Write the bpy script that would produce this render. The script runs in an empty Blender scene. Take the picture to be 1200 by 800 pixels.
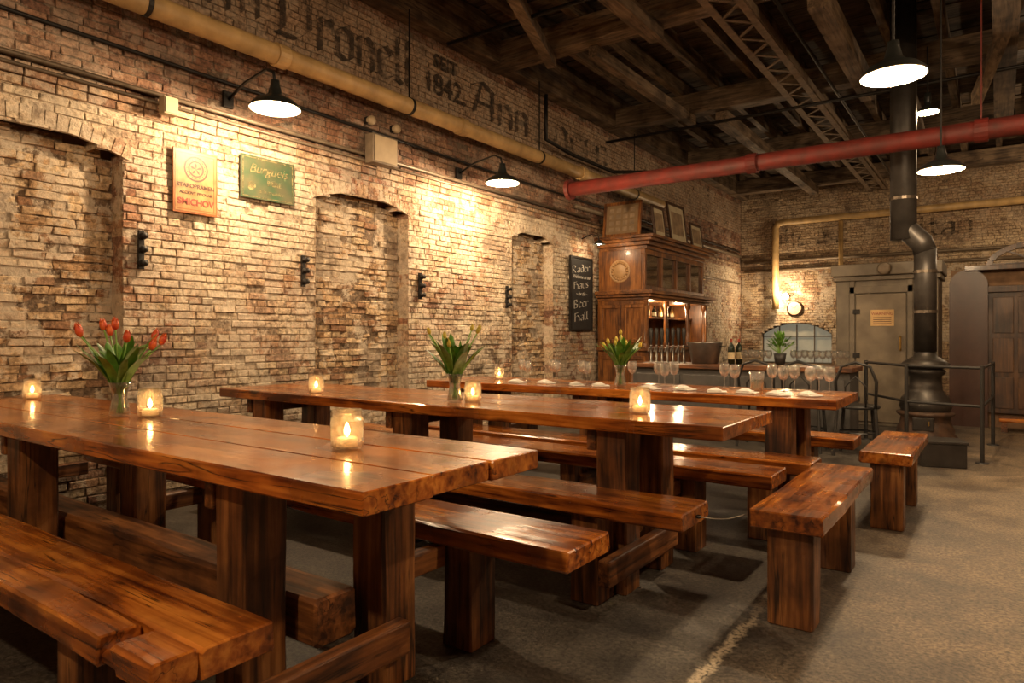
import bpy, math, random
from mathutils import Vector, Matrix, noise
random.seed(7)
S=bpy.context.scene; COL=S.collection; PI=math.pi
try: S.view_settings.view_transform='Standard'
except Exception: pass
# ---------------------------------------------------------------- camera
H=1.12; YAW=math.radians(35.5); HOR=394.0
FX,FY=-math.sin(YAW),math.cos(YAW); RX,RY=math.cos(YAW),math.sin(YAW)
cd=bpy.data.cameras.new('camera'); cam=bpy.data.objects.new('camera',cd); COL.objects.link(cam)
cd.lens=24; cd.sensor_width=36; cam.location=(0,0,H); cam.rotation_euler=(PI/2,0,YAW)
cd.shift_y=-(400-HOR)/1200; cd.clip_start=.02; S.camera=cam
def ray(px): t=(px-600)/800; return FX+t*RX, FY+t*RY
def AY(px,Y): a,b=ray(px); return a*Y/b
def AX(px,X): a,b=ray(px); return b*X/a
# ---------------------------------------------------------------- mesh builder
class MB:
    def __init__(s): s.v=[]; s.f=[]
    def add(s,vs,fs):
        n=len(s.v); s.v+=[tuple(v) for v in vs]; s.f+=[tuple(i+n for i in f) for f in fs]; return s
    def box(s,x0,x1,y0,y1,z0,z1):
        return s.add([(x0,y0,z0),(x1,y0,z0),(x1,y1,z0),(x0,y1,z0),(x0,y0,z1),(x1,y0,z1),(x1,y1,z1),(x0,y1,z1)],
          [(0,3,2,1),(4,5,6,7),(0,1,5,4),(1,2,6,5),(2,3,7,6),(3,0,4,7)])
    def bar(s,p,q,w,h,up=(0,0,1)):
        p=Vector(p);q=Vector(q);d=(q-p).normalized();u=Vector(up)
        if abs(d.dot(u))>.98:u=Vector((1,0,0))
        a=d.cross(u).normalized();b=a.cross(d).normalized();a*=w/2;b*=h/2
        return s.add([p-a-b,p+a-b,p+a+b,p-a+b,q-a-b,q+a-b,q+a+b,q-a+b],
          [(0,3,2,1),(4,5,6,7),(0,1,5,4),(1,2,6,5),(2,3,7,6),(3,0,4,7)])
    def tube(s,pts,r,n=10,r2=None):
        pts=[Vector(p) for p in pts]; rings=[];N=len(pts); a=None
        for i,p in enumerate(pts):
            d=(pts[min(i+1,N-1)]-pts[max(i-1,0)]).normalized()
            if a is None:
                u=Vector((0,0,1)) if abs(d.z)<.9 else Vector((1,0,0)); a=d.cross(u).normalized()
            else: a=(a-d*a.dot(d)).normalized()
            b=d.cross(a); rr=r if r2 is None else r+(r2-r)*i/(N-1)
            rings.append([p+a*(rr*math.cos(2*PI*k/n))+b*(rr*math.sin(2*PI*k/n)) for k in range(n)])
        vs=[v for g in rings for v in g]; fs=[]
        for i in range(N-1):
            for k in range(n):
                fs.append((i*n+k,i*n+(k+1)%n,(i+1)*n+(k+1)%n,(i+1)*n+k))
        fs.append(tuple(range(n-1,-1,-1))); fs.append(tuple((N-1)*n+k for k in range(n)))
        return s.add(vs,fs)
    def lathe(s,prof,c=(0,0,0),n=20,M=None):
        vs=[];fs=[];m=len(prof)
        for r,z in prof:
            for k in range(n):
                v=Vector((max(r,1e-4)*math.cos(2*PI*k/n),max(r,1e-4)*math.sin(2*PI*k/n),z))
                if M: v=M@v
                vs.append(v+Vector(c))
        for i in range(m-1):
            for k in range(n): fs.append((i*n+k,i*n+(k+1)%n,(i+1)*n+(k+1)%n,(i+1)*n+k))
        return s.add(vs,fs)
    def plank(s,x0,x1,y0,y1,z0,z1,seg=14,jit=.003,ch=.010):
        sec=[(y0+ch,z0),(y1-ch,z0),(y1,z0+ch),(y1,z1-ch),(y1-ch,z1),(y0+ch,z1),(y0,z1-ch),(y0,z0+ch)]
        vs=[];fs=[]
        xs=[x0,x0+ch*.7]+[x0+(x1-x0)*i/seg for i in range(1,seg)]+[x1-ch*.7,x1]
        n=len(xs); o=random.random()*50
        for i,x in enumerate(xs):
            e=ch*.6 if i in(0,n-1) else 0
            for k,(y,z) in enumerate(sec):
                cy=(y0+y1)/2;cz=(z0+z1)/2
                yy=y+(e if y<cy else -e); zz=z+(e if z<cz else -e)
                w=noise.noise(Vector((x*2.5+o,k*3.1,o)))*jit*1.6+noise.noise(Vector((x*9+o,k*5.1,o)))*jit*.6
                vs.append((x,yy+(w if y<cy else -w),zz-(abs(w)*.5 if z>cz else 0)))
        for i in range(n-1):
            for k in range(8): fs.append((i*8+k,i*8+(k+1)%8,(i+1)*8+(k+1)%8,(i+1)*8+k))
        fs.append(tuple(range(7,-1,-1))); fs.append(tuple((n-1)*8+k for k in range(8)))
        return s.add(vs,fs)
    def build(s,name,m,parent=None,bevel=0,smooth=False):
        me=bpy.data.meshes.new(name); me.from_pydata(s.v,[],s.f); me.update()
        import bmesh
        b=bmesh.new(); b.from_mesh(me); bmesh.ops.recalc_face_normals(b,faces=b.faces); b.to_mesh(me); b.free()
        if m: me.materials.append(m)
        if smooth:
            for p in me.polygons:p.use_smooth=True
        o=bpy.data.objects.new(name,me); COL.objects.link(o)
        if parent:o.parent=parent
        if bevel:
            md=o.modifiers.new('b','BEVEL'); md.width=bevel; md.segments=2; md.limit_method='ANGLE'
        return o
def tag(o,label,cat,group=None):
    o['label']=label;o['category']=cat
    if group:o['group']=group
    return o
def struct(o): o['kind']='structure'; return o
def thing(name,label,cat,loc,rz=0,group=None):
    o=bpy.data.objects.new(name,None); COL.objects.link(o); o.location=loc; o.rotation_euler=(0,0,rz)
    o.empty_display_size=.1
    return tag(o,label,cat,group)
def dup(root,loc,label=None,rz=None):
    r=root.copy(); COL.objects.link(r); r.location=loc
    if rz is not None:r.rotation_euler=(0,0,rz)
    if label:r['label']=label
    for ch in list(root.children):
        c=ch.copy();COL.objects.link(c);c.parent=r
        for g in ch.children:
            e=g.copy();COL.objects.link(e);e.parent=c
    return r
# ---------------------------------------------------------------- materials
def new(name):
    m=bpy.data.materials.new(name); m.use_nodes=True; nt=m.node_tree; b=nt.nodes['Principled BSDF']; return m,nt,b
def mat(name,c,rough=.6,metal=0,var=.25,scale=12,bump=.15,emit=None,es=0,coat=0,c2=None):
    m,nt,b=new(name); N=nt.nodes;L=nt.links
    tc=N.new('ShaderNodeTexCoord'); no=N.new('ShaderNodeTexNoise'); no.inputs['Scale'].default_value=scale; no.inputs['Detail'].default_value=6
    L.new(tc.outputs['Object'],no.inputs['Vector'])
    r=N.new('ShaderNodeValToRGB'); r.color_ramp.elements[0].position=.3;r.color_ramp.elements[1].position=.7
    c2=c2 or tuple(x*(1-var) for x in c)
    r.color_ramp.elements[0].color=(*c2,1); r.color_ramp.elements[1].color=(*c,1)
    L.new(no.outputs['Fac'],r.inputs['Fac']); L.new(r.outputs['Color'],b.inputs['Base Color'])
    b.inputs['Roughness'].default_value=rough; b.inputs['Metallic'].default_value=metal
    b.inputs['Coat Weight'].default_value=coat
    if bump:
        bp=N.new('ShaderNodeBump');bp.inputs['Strength'].default_value=bump;bp.inputs['Distance'].default_value=.01
        L.new(no.outputs['Fac'],bp.inputs['Height']);L.new(bp.outputs['Normal'],b.inputs['Normal'])
    if emit: b.inputs['Emission Color'].default_value=(*emit,1); b.inputs['Emission Strength'].default_value=es
    return m
def worn(m,sc=9,lo=.42,hi=.56):
    nt=m.node_tree;N=nt.nodes;L=nt.links;tc=N.new('ShaderNodeTexCoord');n=N.new('ShaderNodeTexNoise');n.inputs['Scale'].default_value=sc;n.inputs['Detail'].default_value=10;n.inputs['Roughness'].default_value=.7
    L.new(tc.outputs['Object'],n.inputs['Vector']);r=N.new('ShaderNodeMapRange');r.inputs['From Min'].default_value=lo;r.inputs['From Max'].default_value=hi;r.inputs['To Min'].default_value=.10;r.inputs['To Max'].default_value=.92
    L.new(n.outputs['Fac'],r.inputs['Value']);L.new(r.outputs[0],N['Principled BSDF'].inputs['Alpha']);return m
def wood(name,dark,mid,light,axis='x',rough=(.16,.4),coat=.35,bump=.35,crack=.9):
    m,nt,b=new(name); N=nt.nodes;L=nt.links
    tc=N.new('ShaderNodeTexCoord'); oi=N.new('ShaderNodeObjectInfo')
    ad=N.new('ShaderNodeVectorMath');ad.operation='MULTIPLY_ADD'
    cb=N.new('ShaderNodeCombineXYZ')
    for i in range(3): L.new(oi.outputs['Random'],cb.inputs[i])
    ad.inputs[1].default_value=(37,37,37); L.new(cb.outputs[0],ad.inputs[0]); L.new(tc.outputs['Object'],ad.inputs[2])
    def nz(sc,scale,det=8,dist=.0):
        mp=N.new('ShaderNodeMapping'); mp.inputs['Scale'].default_value=sc; L.new(ad.outputs[0],mp.inputs['Vector'])
        n=N.new('ShaderNodeTexNoise');n.inputs['Scale'].default_value=scale;n.inputs['Detail'].default_value=det;n.inputs['Distortion'].default_value=dist
        L.new(mp.outputs[0],n.inputs['Vector']);return n
    g={'x':(.06,1,1),'y':(1,.06,1),'z':(1,1,.06)}[axis]
    a=nz(g,42,8,.4); c=nz((1,1,1),3.4,7); s=nz(tuple(v*4 if v<1 else 1 for v in g),9,4,.6)
    ck=nz(tuple(v*.9 if v<1 else 1 for v in g),17,3,.25)
    mx=N.new('ShaderNodeMath');mx.operation='MULTIPLY_ADD';mx.inputs[1].default_value=.55; L.new(a.outputs['Fac'],mx.inputs[0])
    m2=N.new('ShaderNodeMath');m2.operation='MULTIPLY';m2.inputs[1].default_value=.45;L.new(s.outputs['Fac'],m2.inputs[0]);L.new(m2.outputs[0],mx.inputs[2])
    r=N.new('ShaderNodeValToRGB'); e=r.color_ramp.elements; e[0].position=.38;e[0].color=(*dark,1);e[1].position=.62;e[1].color=(*light,1)
    k=e.new(.5);k.color=(*mid,1); L.new(mx.outputs[0],r.inputs['Fac'])
    r2=N.new('ShaderNodeValToRGB');r2.color_ramp.elements[0].position=.36;r2.color_ramp.elements[0].color=(.26,.21,.18,1);r2.color_ramp.elements[1].position=.54
    L.new(c.outputs['Fac'],r2.inputs['Fac'])
    mm=N.new('ShaderNodeMix');mm.data_type='RGBA';mm.blend_type='MULTIPLY';mm.inputs[0].default_value=.8
    L.new(r.outputs['Color'],mm.inputs[6]);L.new(r2.outputs['Color'],mm.inputs[7])
    rc=N.new('ShaderNodeValToRGB');q=rc.color_ramp.elements;q[0].position=.484;q[0].color=(1,1,1,1);q[1].position=.516;q[1].color=(1,1,1,1)
    z=q.new(.5);z.color=(.03,.02,.015,1);L.new(ck.outputs['Fac'],rc.inputs['Fac'])
    gate=nz((1,1,1),4.5,3);gr=N.new('ShaderNodeMapRange');gr.inputs['From Min'].default_value=.44;gr.inputs['From Max'].default_value=.53;gr.inputs['To Max'].default_value=crack;L.new(gate.outputs['Fac'],gr.inputs['Value'])
    mc=N.new('ShaderNodeMix');mc.data_type='RGBA';mc.blend_type='MULTIPLY';L.new(gr.outputs[0],mc.inputs[0]);L.new(mm.outputs[2],mc.inputs[6]);L.new(rc.outputs['Color'],mc.inputs[7])
    last=mc.outputs[2]
    if crack:
        mp=N.new('ShaderNodeMapping');mp.inputs['Scale'].default_value=tuple(.45 if v<1 else 1 for v in g);L.new(ad.outputs[0],mp.inputs['Vector'])
        vo=N.new('ShaderNodeTexVoronoi');vo.inputs['Scale'].default_value=3.6;L.new(mp.outputs[0],vo.inputs['Vector'])
        kr=N.new('ShaderNodeMapRange');kr.inputs['From Min'].default_value=.05;kr.inputs['From Max'].default_value=.13;kr.inputs['To Min'].default_value=.9;kr.inputs['To Max'].default_value=0;L.new(vo.outputs['Distance'],kr.inputs['Value'])
        mk=N.new('ShaderNodeMix');mk.data_type='RGBA';L.new(kr.outputs[0],mk.inputs[0]);L.new(last,mk.inputs[6]);mk.inputs[7].default_value=(.03,.012,.006,1);last=mk.outputs[2]
    L.new(last,b.inputs['Base Color'])
    mr=N.new('ShaderNodeMapRange');mr.inputs['From Min'].default_value=.35;mr.inputs['From Max'].default_value=.65
    mr.inputs['To Min'].default_value=rough[1];mr.inputs['To Max'].default_value=rough[0]
    L.new(c.outputs['Fac'],mr.inputs['Value']);L.new(mr.outputs[0],b.inputs['Roughness'])
    b.inputs['Coat Weight'].default_value=coat;b.inputs['Coat Roughness'].default_value=.12
    bp=N.new('ShaderNodeBump');bp.inputs['Strength'].default_value=bump;bp.inputs['Distance'].default_value=.006
    L.new(mx.outputs[0],bp.inputs['Height']);L.new(bp.outputs['Normal'],b.inputs['Normal'])
    return m
def emis(name,c,s):
    m,nt,b=new(name); b.inputs['Base Color'].default_value=(*c,1);b.inputs['Emission Color'].default_value=(*c,1);b.inputs['Emission Strength'].default_value=s
    return m
def glass(name,c=(1,1,1),trans=.72,frost=0.0,blend=.35,bump=0):
    m,nt,b=new(name);N=nt.nodes;L=nt.links
    out=N['Material Output']; t=N.new('ShaderNodeBsdfTransparent');t.inputs[0].default_value=(*c,1)
    g=N.new('ShaderNodeBsdfGlossy');g.inputs['Roughness'].default_value=.04
    fr=N.new('ShaderNodeLayerWeight');fr.inputs['Blend'].default_value=blend
    mx=N.new('ShaderNodeMixShader');L.new(fr.outputs['Facing'],mx.inputs[0]);L.new(t.outputs[0],mx.inputs[1]);L.new(g.outputs[0],mx.inputs[2])
    tr=N.new('ShaderNodeBsdfTranslucent');tr.inputs[0].default_value=(*c,1)
    m2=N.new('ShaderNodeMixShader');m2.inputs[0].default_value=frost;L.new(mx.outputs[0],m2.inputs[1]);L.new(tr.outputs[0],m2.inputs[2])
    if bump:
        v=N.new('ShaderNodeTexVoronoi');v.inputs['Scale'].default_value=80;tc=N.new('ShaderNodeTexCoord');L.new(tc.outputs['Object'],v.inputs['Vector'])
        bp=N.new('ShaderNodeBump');bp.inputs['Strength'].default_value=bump;bp.inputs['Distance'].default_value=.004;L.new(v.outputs['Distance'],bp.inputs['Height'])
        L.new(bp.outputs['Normal'],g.inputs['Normal']);L.new(bp.outputs['Normal'],fr.inputs['Normal'])
        mr=N.new('ShaderNodeMapRange');mr.inputs['From Max'].default_value=.6;mr.inputs['To Min'].default_value=frost*.4;mr.inputs['To Max'].default_value=frost*2;L.new(v.outputs['Distance'],mr.inputs['Value']);L.new(mr.outputs[0],m2.inputs[0])
    L.new(m2.outputs[0],out.inputs['Surface']);return m
W_top=wood('table_wood',(.11,.02,.003),(.40,.11,.014),(.64,.23,.034),rough=(.12,.32),coat=.5,bump=.45)
W_bench=wood('bench_wood',(.09,.018,.003),(.34,.095,.013),(.58,.21,.034),rough=(.14,.36),coat=.45,bump=.5)
W_legz=wood('leg_wood',(.04,.013,.004),(.17,.06,.015),(.34,.145,.042),'z',(.35,.6),.12,.7)
W_legx=wood('beam_wood',(.04,.013,.004),(.16,.055,.014),(.31,.12,.033),'x',(.4,.65),.1,.6)
W_legy=wood('cross_wood',(.04,.013,.004),(.16,.055,.014),(.31,.12,.033),'y',(.4,.65),.1,.6)
W_cab=wood('cabinet_wood',(.07,.022,.005),(.19,.068,.016),(.30,.12,.03),'z',(.3,.45),.2,.1,0)
W_cabx=wood('cabinet_wood_rail',(.07,.022,.005),(.19,.068,.016),(.30,.12,.03),'y',(.3,.45),.2,.1,0)
W_door=wood('door_wood',(.022,.010,.005),(.06,.025,.010),(.10,.045,.016),'z',(.35,.5),.2,.1,0)
W_roofx=wood('roof_timber_cross',(.05,.032,.018),(.13,.085,.048),(.21,.145,.085),'x',(.6,.8),0,.4)
W_roofy=wood('roof_timber_long',(.05,.032,.018),(.13,.085,.048),(.21,.145,.085),'y',(.6,.8),0,.4)
M_roof=wood('roof_boards',(.03,.02,.012),(.08,.053,.032),(.14,.095,.058),'x',(.7,.9),0,.4)
M_iron=mat('black_iron',(.025,.022,.02),.5,.6,.3)
M_steel=mat('dull_steel',(.16,.13,.10),.4,.8,.3)
M_pipe=mat('cream_painted_pipe',(.58,.38,.16),.5,0,.45,6,.2)
M_redpipe=mat('red_painted_pipe',(.17,.016,.009),.62,0,.5,9,.4,c2=(.075,.014,.009))
M_conduit=mat('conduit_grey',(.20,.15,.10),.5,.3,.4)
M_cream=mat('cream_paint',(.40,.30,.18),.6,0,.2)
M_white=mat('white_enamel',(.85,.8,.7),.3,0,.03,5,0)
M_green_en=mat('dark_enamel',(.02,.022,.02),.35,0,.2)
M_bulb=emis('warm_bulb',(1,.80,.52),70)
M_flame=emis('candle_flame',(1,.66,.3),40)
M_wax=mat('candle_wax',(.85,.72,.5),.5,0,.1,8,0,(1,.55,.2),.4)
M_glass=glass('clear_glass',(.95,.95,.93),frost=.09,blend=.5)
M_jar=glass('candle_jar_glass',(1,.92,.78),frost=.06,bump=.6)
M_water=glass('water',(.85,.92,.8))
M_napkin=mat('white_linen',(.72,.69,.62),.8,0,.08)
M_leaf=mat('tulip_leaf_green',(.12,.29,.03),.45,0,.5,25,.1)
M_stem=mat('tulip_stem_green',(.20,.36,.06),.5,0,.3)
M_red=mat('tulip_red',(.50,.03,.012),.5,0,.3,30,.05,c2=(.68,.15,.02))
M_yel=mat('tulip_yellow',(.66,.48,.07),.5,0,.2,30,.05,c2=(.42,.36,.05))
M_paint=worn(mat('faded_black_lettering',(.02,.015,.01),.9,0,.6,14,.3,c2=(.07,.045,.03)),10,.40,.54)
M_paint2=worn(mat('faded_grey_lettering',(.03,.022,.016),.9,0,.5,14,.3,c2=(.08,.055,.035)),7,.47,.62)
M_board=mat('chalkboard_black',(.02,.02,.02),.7,0,.3)
M_chalk=mat('white_chalk',(.62,.59,.53),.9,0,.3,60,0)
M_counter=mat('slate_grey_counter',(.09,.085,.08),.5,.2,.3)
M_galv=mat('galvanised_metal',(.35,.33,.3),.35,.8,.25)
M_greyp=mat('grey_green_painted_metal',(.20,.165,.12),.5,.2,.45,5,.2)
M_brownp=mat('red_brown_painted_panel',(.07,.028,.016),.38,0,.4,4,.1)
M_black=mat('black_paint',(.02,.018,.016),.5,0,.2)
M_bottle=mat('dark_bottle_glass',(.015,.02,.01),.1,0,.2,5,0)
M_brass=mat('brass',(.6,.4,.13),.3,.9,.2)
# ---------------------------------------------------------------- brickwork
def brick_material():
    m,nt,b=new('old_brick');N=nt.nodes;L=nt.links
    at=N.new('ShaderNodeAttribute');at.attribute_name='Col'
    tc=N.new('ShaderNodeTexCoord')
    def nz(sc,d=8,rg=.5):
        n=N.new('ShaderNodeTexNoise');n.inputs['Scale'].default_value=sc;n.inputs['Detail'].default_value=d;n.inputs['Roughness'].default_value=rg;L.new(tc.outputs['Object'],n.inputs['Vector']);return n
    a=nz(34,10,.65);c=nz(7)
    r=N.new('ShaderNodeValToRGB');r.color_ramp.elements[0].position=.34;r.color_ramp.elements[0].color=(.32,.29,.26,1);r.color_ramp.elements[1].position=.6;r.color_ramp.elements[1].color=(1.2,1.17,1.14,1)
    L.new(a.outputs['Fac'],r.inputs['Fac'])
    mm=N.new('ShaderNodeMix');mm.data_type='RGBA';mm.blend_type='MULTIPLY';mm.inputs[0].default_value=.95
    L.new(at.outputs['Color'],mm.inputs[6]);L.new(r.outputs['Color'],mm.inputs[7])
    sx=N.new('ShaderNodeSeparateXYZ');L.new(tc.outputs['Object'],sx.inputs[0])
    w=nz(3.4,15,.76);wr=N.new('ShaderNodeMapRange');wr.inputs['From Min'].default_value=.485;wr.inputs['From Max'].default_value=.525;wr.inputs['To Max'].default_value=.62;L.new(w.outputs['Fac'],wr.inputs['Value'])
    zr=N.new('ShaderNodeMapRange');zr.inputs['From Min'].default_value=2.5;zr.inputs['From Max'].default_value=2.75;zr.inputs['To Min'].default_value=1;zr.inputs['To Max'].default_value=.3;L.new(sx.outputs['Z'],zr.inputs['Value'])
    w2=N.new('ShaderNodeMath');w2.operation='MULTIPLY';L.new(wr.outputs[0],w2.inputs[0]);L.new(zr.outputs[0],w2.inputs[1])
    mw=N.new('ShaderNodeMix');mw.data_type='RGBA';L.new(w2.outputs[0],mw.inputs[0]);L.new(mm.outputs[2],mw.inputs[6]);mw.inputs[7].default_value=(.66,.57,.44,1)
    s=nz(1.7,14,.75);sr=N.new('ShaderNodeMapRange');sr.inputs['From Min'].default_value=.53;sr.inputs['From Max'].default_value=.62;sr.inputs['To Max'].default_value=.75;L.new(s.outputs['Fac'],sr.inputs['Value'])
    ms=N.new('ShaderNodeMix');ms.data_type='RGBA';ms.blend_type='MULTIPLY';L.new(sr.outputs[0],ms.inputs[0]);L.new(mw.outputs[2],ms.inputs[6]);ms.inputs[7].default_value=(.26,.2,.16,1)
    L.new(ms.outputs[2],b.inputs['Base Color']);b.inputs['Roughness'].default_value=.82
    ma=N.new('ShaderNodeMath');ma.operation='ADD';L.new(a.outputs['Fac'],ma.inputs[0]);L.new(c.outputs['Fac'],ma.inputs[1])
    bp=N.new('ShaderNodeBump');bp.inputs['Strength'].default_value=.9;bp.inputs['Distance'].default_value=.014
    L.new(ma.outputs[0],bp.inputs['Height']);L.new(bp.outputs['Normal'],b.inputs['Normal']);return m
M_brick=brick_material()
M_wallp=mat('brown_brick_plain',(.26,.15,.08),.85,0,.5,9,.5)
BL,BH=.175,.054
class Bricks:
    def __init__(s,mp): s.mp=mp;s.v=[];s.f=[];s.c=[]
    def quad(s,pts,c):
        n=len(s.v); s.v+=[s.mp(*p) for p in pts]; s.f.append((n,n+1,n+2,n+3)); s.c+=[c]*4
    def brick(s,u0,u1,z0,z1,d,c,j=.003):
        R=random.uniform; n=len(s.v); i=.004
        t=R(-j,j)*1.6; b=d-.02
        if random.random()<.05: t-=.010
        P=[(u0,z0,b),(u1,z0,b),(u1,z1,b),(u0,z1,b)]
        ed=[(u0,z0,d+t-i),(u1,z0,d+t-i),(u1,z1,d+t-i),(u0,z1,d+t-i)]
        fr=[(u0+i,z0+i,d+t),(u1-i,z0+i,d+t+R(-j,j)),(u1-i,z1-i,d+t+R(-j,j)),(u0+i,z1-i,d+t+R(-j,j))]
        k=lambda p:(p[0]+R(-j,j)*1.0,p[1]+R(-j,j)*.8,p[2])
        s.v+=[s.mp(*p) for p in P]+[s.mp(*k(p)) for p in ed]+[s.mp(*k(p)) for p in fr]
        s.f+=[(n+8,n+9,n+10,n+11)]
        for q in range(4):
            e=(q+1)%4; s.f+=[(n+q,n+e,n+4+e,n+4+q),(n+4+q,n+4+e,n+8+e,n+8+q)]
        s.c+=[c]*12
    def lay(s,z0,z1,spans,d,col,mort,j=.003,rev=0):
        rh=BH; r=0; z=z0
        while z<z1-1e-6:
            zt=min(z+rh,z1); zm=(z+zt)/2; off=(BL/2 if r%2 else 0)+random.uniform(-.02,.02)
            for a,b,lr,rr in spans(zm):
                if b-a<.01: continue
                nseg=max(1,int((b-a)/.5))
                for q in range(nseg):
                    ua=a+(b-a)*q/nseg;ub=a+(b-a)*(q+1)/nseg
                    s.quad([(ua,z,d-.010),(ub,z,d-.010),(ub,zt,d-.010),(ua,zt,d-.010)],mort((ua+ub)/2,zm))
                if lr and rev: s.quad([(a,z,d),(a,zt,d),(a,zt,d-rev),(a,z,d-rev)],col(a,zm))
                if rr and rev: s.quad([(b,z,d),(b,zt,d),(b,zt,d-rev),(b,z,d-rev)],col(b,zm))
                u=math.floor((a-off)/BL)*BL+off
                while u<b:
                    w=BL*random.uniform(.9,1.08) if r%5 else BL*.52
                    ua=max(u,a);ub=min(u+w,b)
                    if ub-ua>.025: s.brick(ua+.004,ub-.004,z+.004,zt-.004,d,col((ua+ub)/2,zm),j)
                    u+=w
            z=zt;r+=1
    def build(s,name,mt=None):
        me=bpy.data.meshes.new(name);me.from_pydata(s.v,[],s.f);me.update()
        a=me.color_attributes.new('Col','FLOAT_COLOR','POINT')
        flat=[]
        for c in s.c: flat+=[c[0],c[1],c[2],1]
        a.data.foreach_set('color',flat)
        me.materials.append(mt or M_brick);o=bpy.data.objects.new(name,me);COL.objects.link(o);return struct(o)
def mixc(a,b,t): t=max(0,min(1,t)); return tuple(x*(1-t)+y*t for x,y in zip(a,b))
NICHE=[(1.0,2.17),(3.73,4.84),(6.58,7.5)]
ZS,ZC,ZB=2.30,2.40,.30
def nspan(i,z):
    a,b=NICHE[i]
    if z<ZB or z>ZC: return None
    if z<=ZS:return a,b
    h=ZC-ZS;w=(b-a)/2;R=(w*w+h*h)/(2*h);dz=z-(ZC-R); x=math.sqrt(max(0,R*R-dz*dz)); c=(a+b)/2
    return c-x,c+x
Y0,Y1=.2,15.4; WX=-4.7; ZT=4.6
def spans_wall(z):
    out=[];a=Y0;lr=False
    for i in range(3):
        n=nspan(i,z)
        if n: out.append((a,n[0],lr,True)); a=n[1];lr=True
    out.append((a,Y1,lr,False));return out
def spans_niche(z):
    return [(n[0]-.0,n[1]+.0,False,False) for n in (nspan(i,z) for i in range(3)) if n]
def col_wall(y,z):
    r=random.random()
    n=noise.noise(Vector((y*.8,z*1.1,3)))+.5*noise.noise(Vector((y*2.3,z*2.8,9)))
    base=random.choice([(.38,.22,.12),(.33,.17,.09),(.44,.29,.17),(.24,.11,.065),(.30,.14,.075),(.46,.35,.22)])
    pale=(.60,.50,.36)
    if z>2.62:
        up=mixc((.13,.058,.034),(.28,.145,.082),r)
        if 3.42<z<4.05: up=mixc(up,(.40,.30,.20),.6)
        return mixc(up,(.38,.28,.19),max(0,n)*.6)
    t=.42+n*1.3+(random.random()-.5)*.5
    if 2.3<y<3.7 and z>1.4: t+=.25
    c=mixc(base,pale,t)
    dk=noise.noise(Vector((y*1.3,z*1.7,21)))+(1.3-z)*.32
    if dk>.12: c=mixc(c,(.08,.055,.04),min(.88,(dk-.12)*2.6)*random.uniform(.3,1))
    return c
def mort_wall(y,z):
    if z>2.62: return (.10,.065,.04)
    n=noise.noise(Vector((y*.8,z*1.1,3)))
    return mixc((.16,.11,.07),(.38,.30,.21),.38+n)
def col_niche(y,z):
    r=random.random(); c=mixc((.36,.22,.11),(.58,.44,.27),r); 
    if random.random()<.2:c=mixc(c,(.22,.1,.05),.7)
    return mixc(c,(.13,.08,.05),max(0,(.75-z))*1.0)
bw=Bricks(lambda u,z,d:(WX+d,u,z))
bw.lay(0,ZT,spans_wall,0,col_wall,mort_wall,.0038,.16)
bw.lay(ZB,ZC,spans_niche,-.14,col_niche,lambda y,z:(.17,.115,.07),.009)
for i in range(3):
    a,b=NICHE[i]; bw.quad([(a,ZB,0),(b,ZB,0),(b,ZB,-.16),(a,ZB,-.16)],(.2,.13,.08))
bw.build('wall_left')
for i,(a,b) in enumerate(NICHE):
    h=ZC-ZS;w=(b-a)/2;R=(w*w+h*h)/(2*h);cz=ZC-R;c=(a+b)/2;A=math.asin(w/R)+.03
    t=Bricks(lambda u,z,d:(WX+d,u,z)); n=int(2*A*R/.062)
    for ring,(r0,r1) in enumerate([(R,R+.10)]):
        for k in range(n):
            a0=-A+2*A*k/n+.003/R;a1=-A+2*A*(k+1)/n-.003/R; am=(a0+a1)/2; col=mixc(col_wall(c+math.sin(am)*R,2.4),(.3,.17,.1),random.random()*.4); d=.006+random.uniform(-.002,.003)
            P=[(c+math.sin(q)*rr,cz+math.cos(q)*rr) for q,rr in((a0,r0),(a1,r0),(a1,r1-.006),(a0,r1-.006))]
            t.quad([(p[0],p[1],d) for p in P],col)
            for e in range(4):
                p,q=P[e],P[(e+1)%4]; t.quad([(p[0],p[1],-.02),(q[0],q[1],-.02),(q[0],q[1],d),(p[0],p[1],d)],col)
    t.build('trim_%d'%(i+1))
t=Bricks(lambda u,z,d:(WX+d,u,z))
for z,dd in((2.60,.018),(2.658,.035)):
    u=Y0
    while u<Y1-.2:
        t.brick(u+.004,u+BL-.003,z,z+.053,dd,mixc((.2,.1,.055),(.42,.29,.17),random.random())); u+=BL
t.build('trim_4')
YF=15.4
WINX0,WINX1,WZ0,WZS,WZC=-4.25,-2.83,.55,1.18,1.42
def spans_far(z):
    a,b=WINX0,WINX1
    if z<WZ0 or z>WZC: return [(-4.7,1.6,False,False)]
    if z>WZS:
        h=WZC-WZS;w=(b-a)/2;R=(w*w+h*h)/(2*h);dz=z-(WZC-R);x=math.sqrt(max(0,R*R-dz*dz));c=(a+b)/2;a,b=c-x,c+x
    return [(-4.7,a,False,True),(b,1.6,True,False)]
def col_far(x,z):
    n=noise.noise(Vector((x*1.1,z*1.2,33))); r=random.random()
    c=mixc((.26,.14,.08),(.48,.36,.22),r); c=mixc(c,(.58,.47,.31),.2+n)
    if z>2.95: c=mixc(c,(.34,.25,.16),.5)
    return c
bf=Bricks(lambda u,z,d:(u,YF-d,z)); bf.lay(0,ZT,spans_far,0,col_far,lambda x,z:(.18,.12,.075),.004,.18); bf.build('wall_far')
struct(MB().box(-4.95,1.7,YF+.02+.17,YF+.3,0,ZT+.3).build('wall_far_backing',M_wallp))
struct(MB().box(1.58,3.6,YF,YF+.2,0,ZT+.2).build('wall_far_side',M_wallp))
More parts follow.
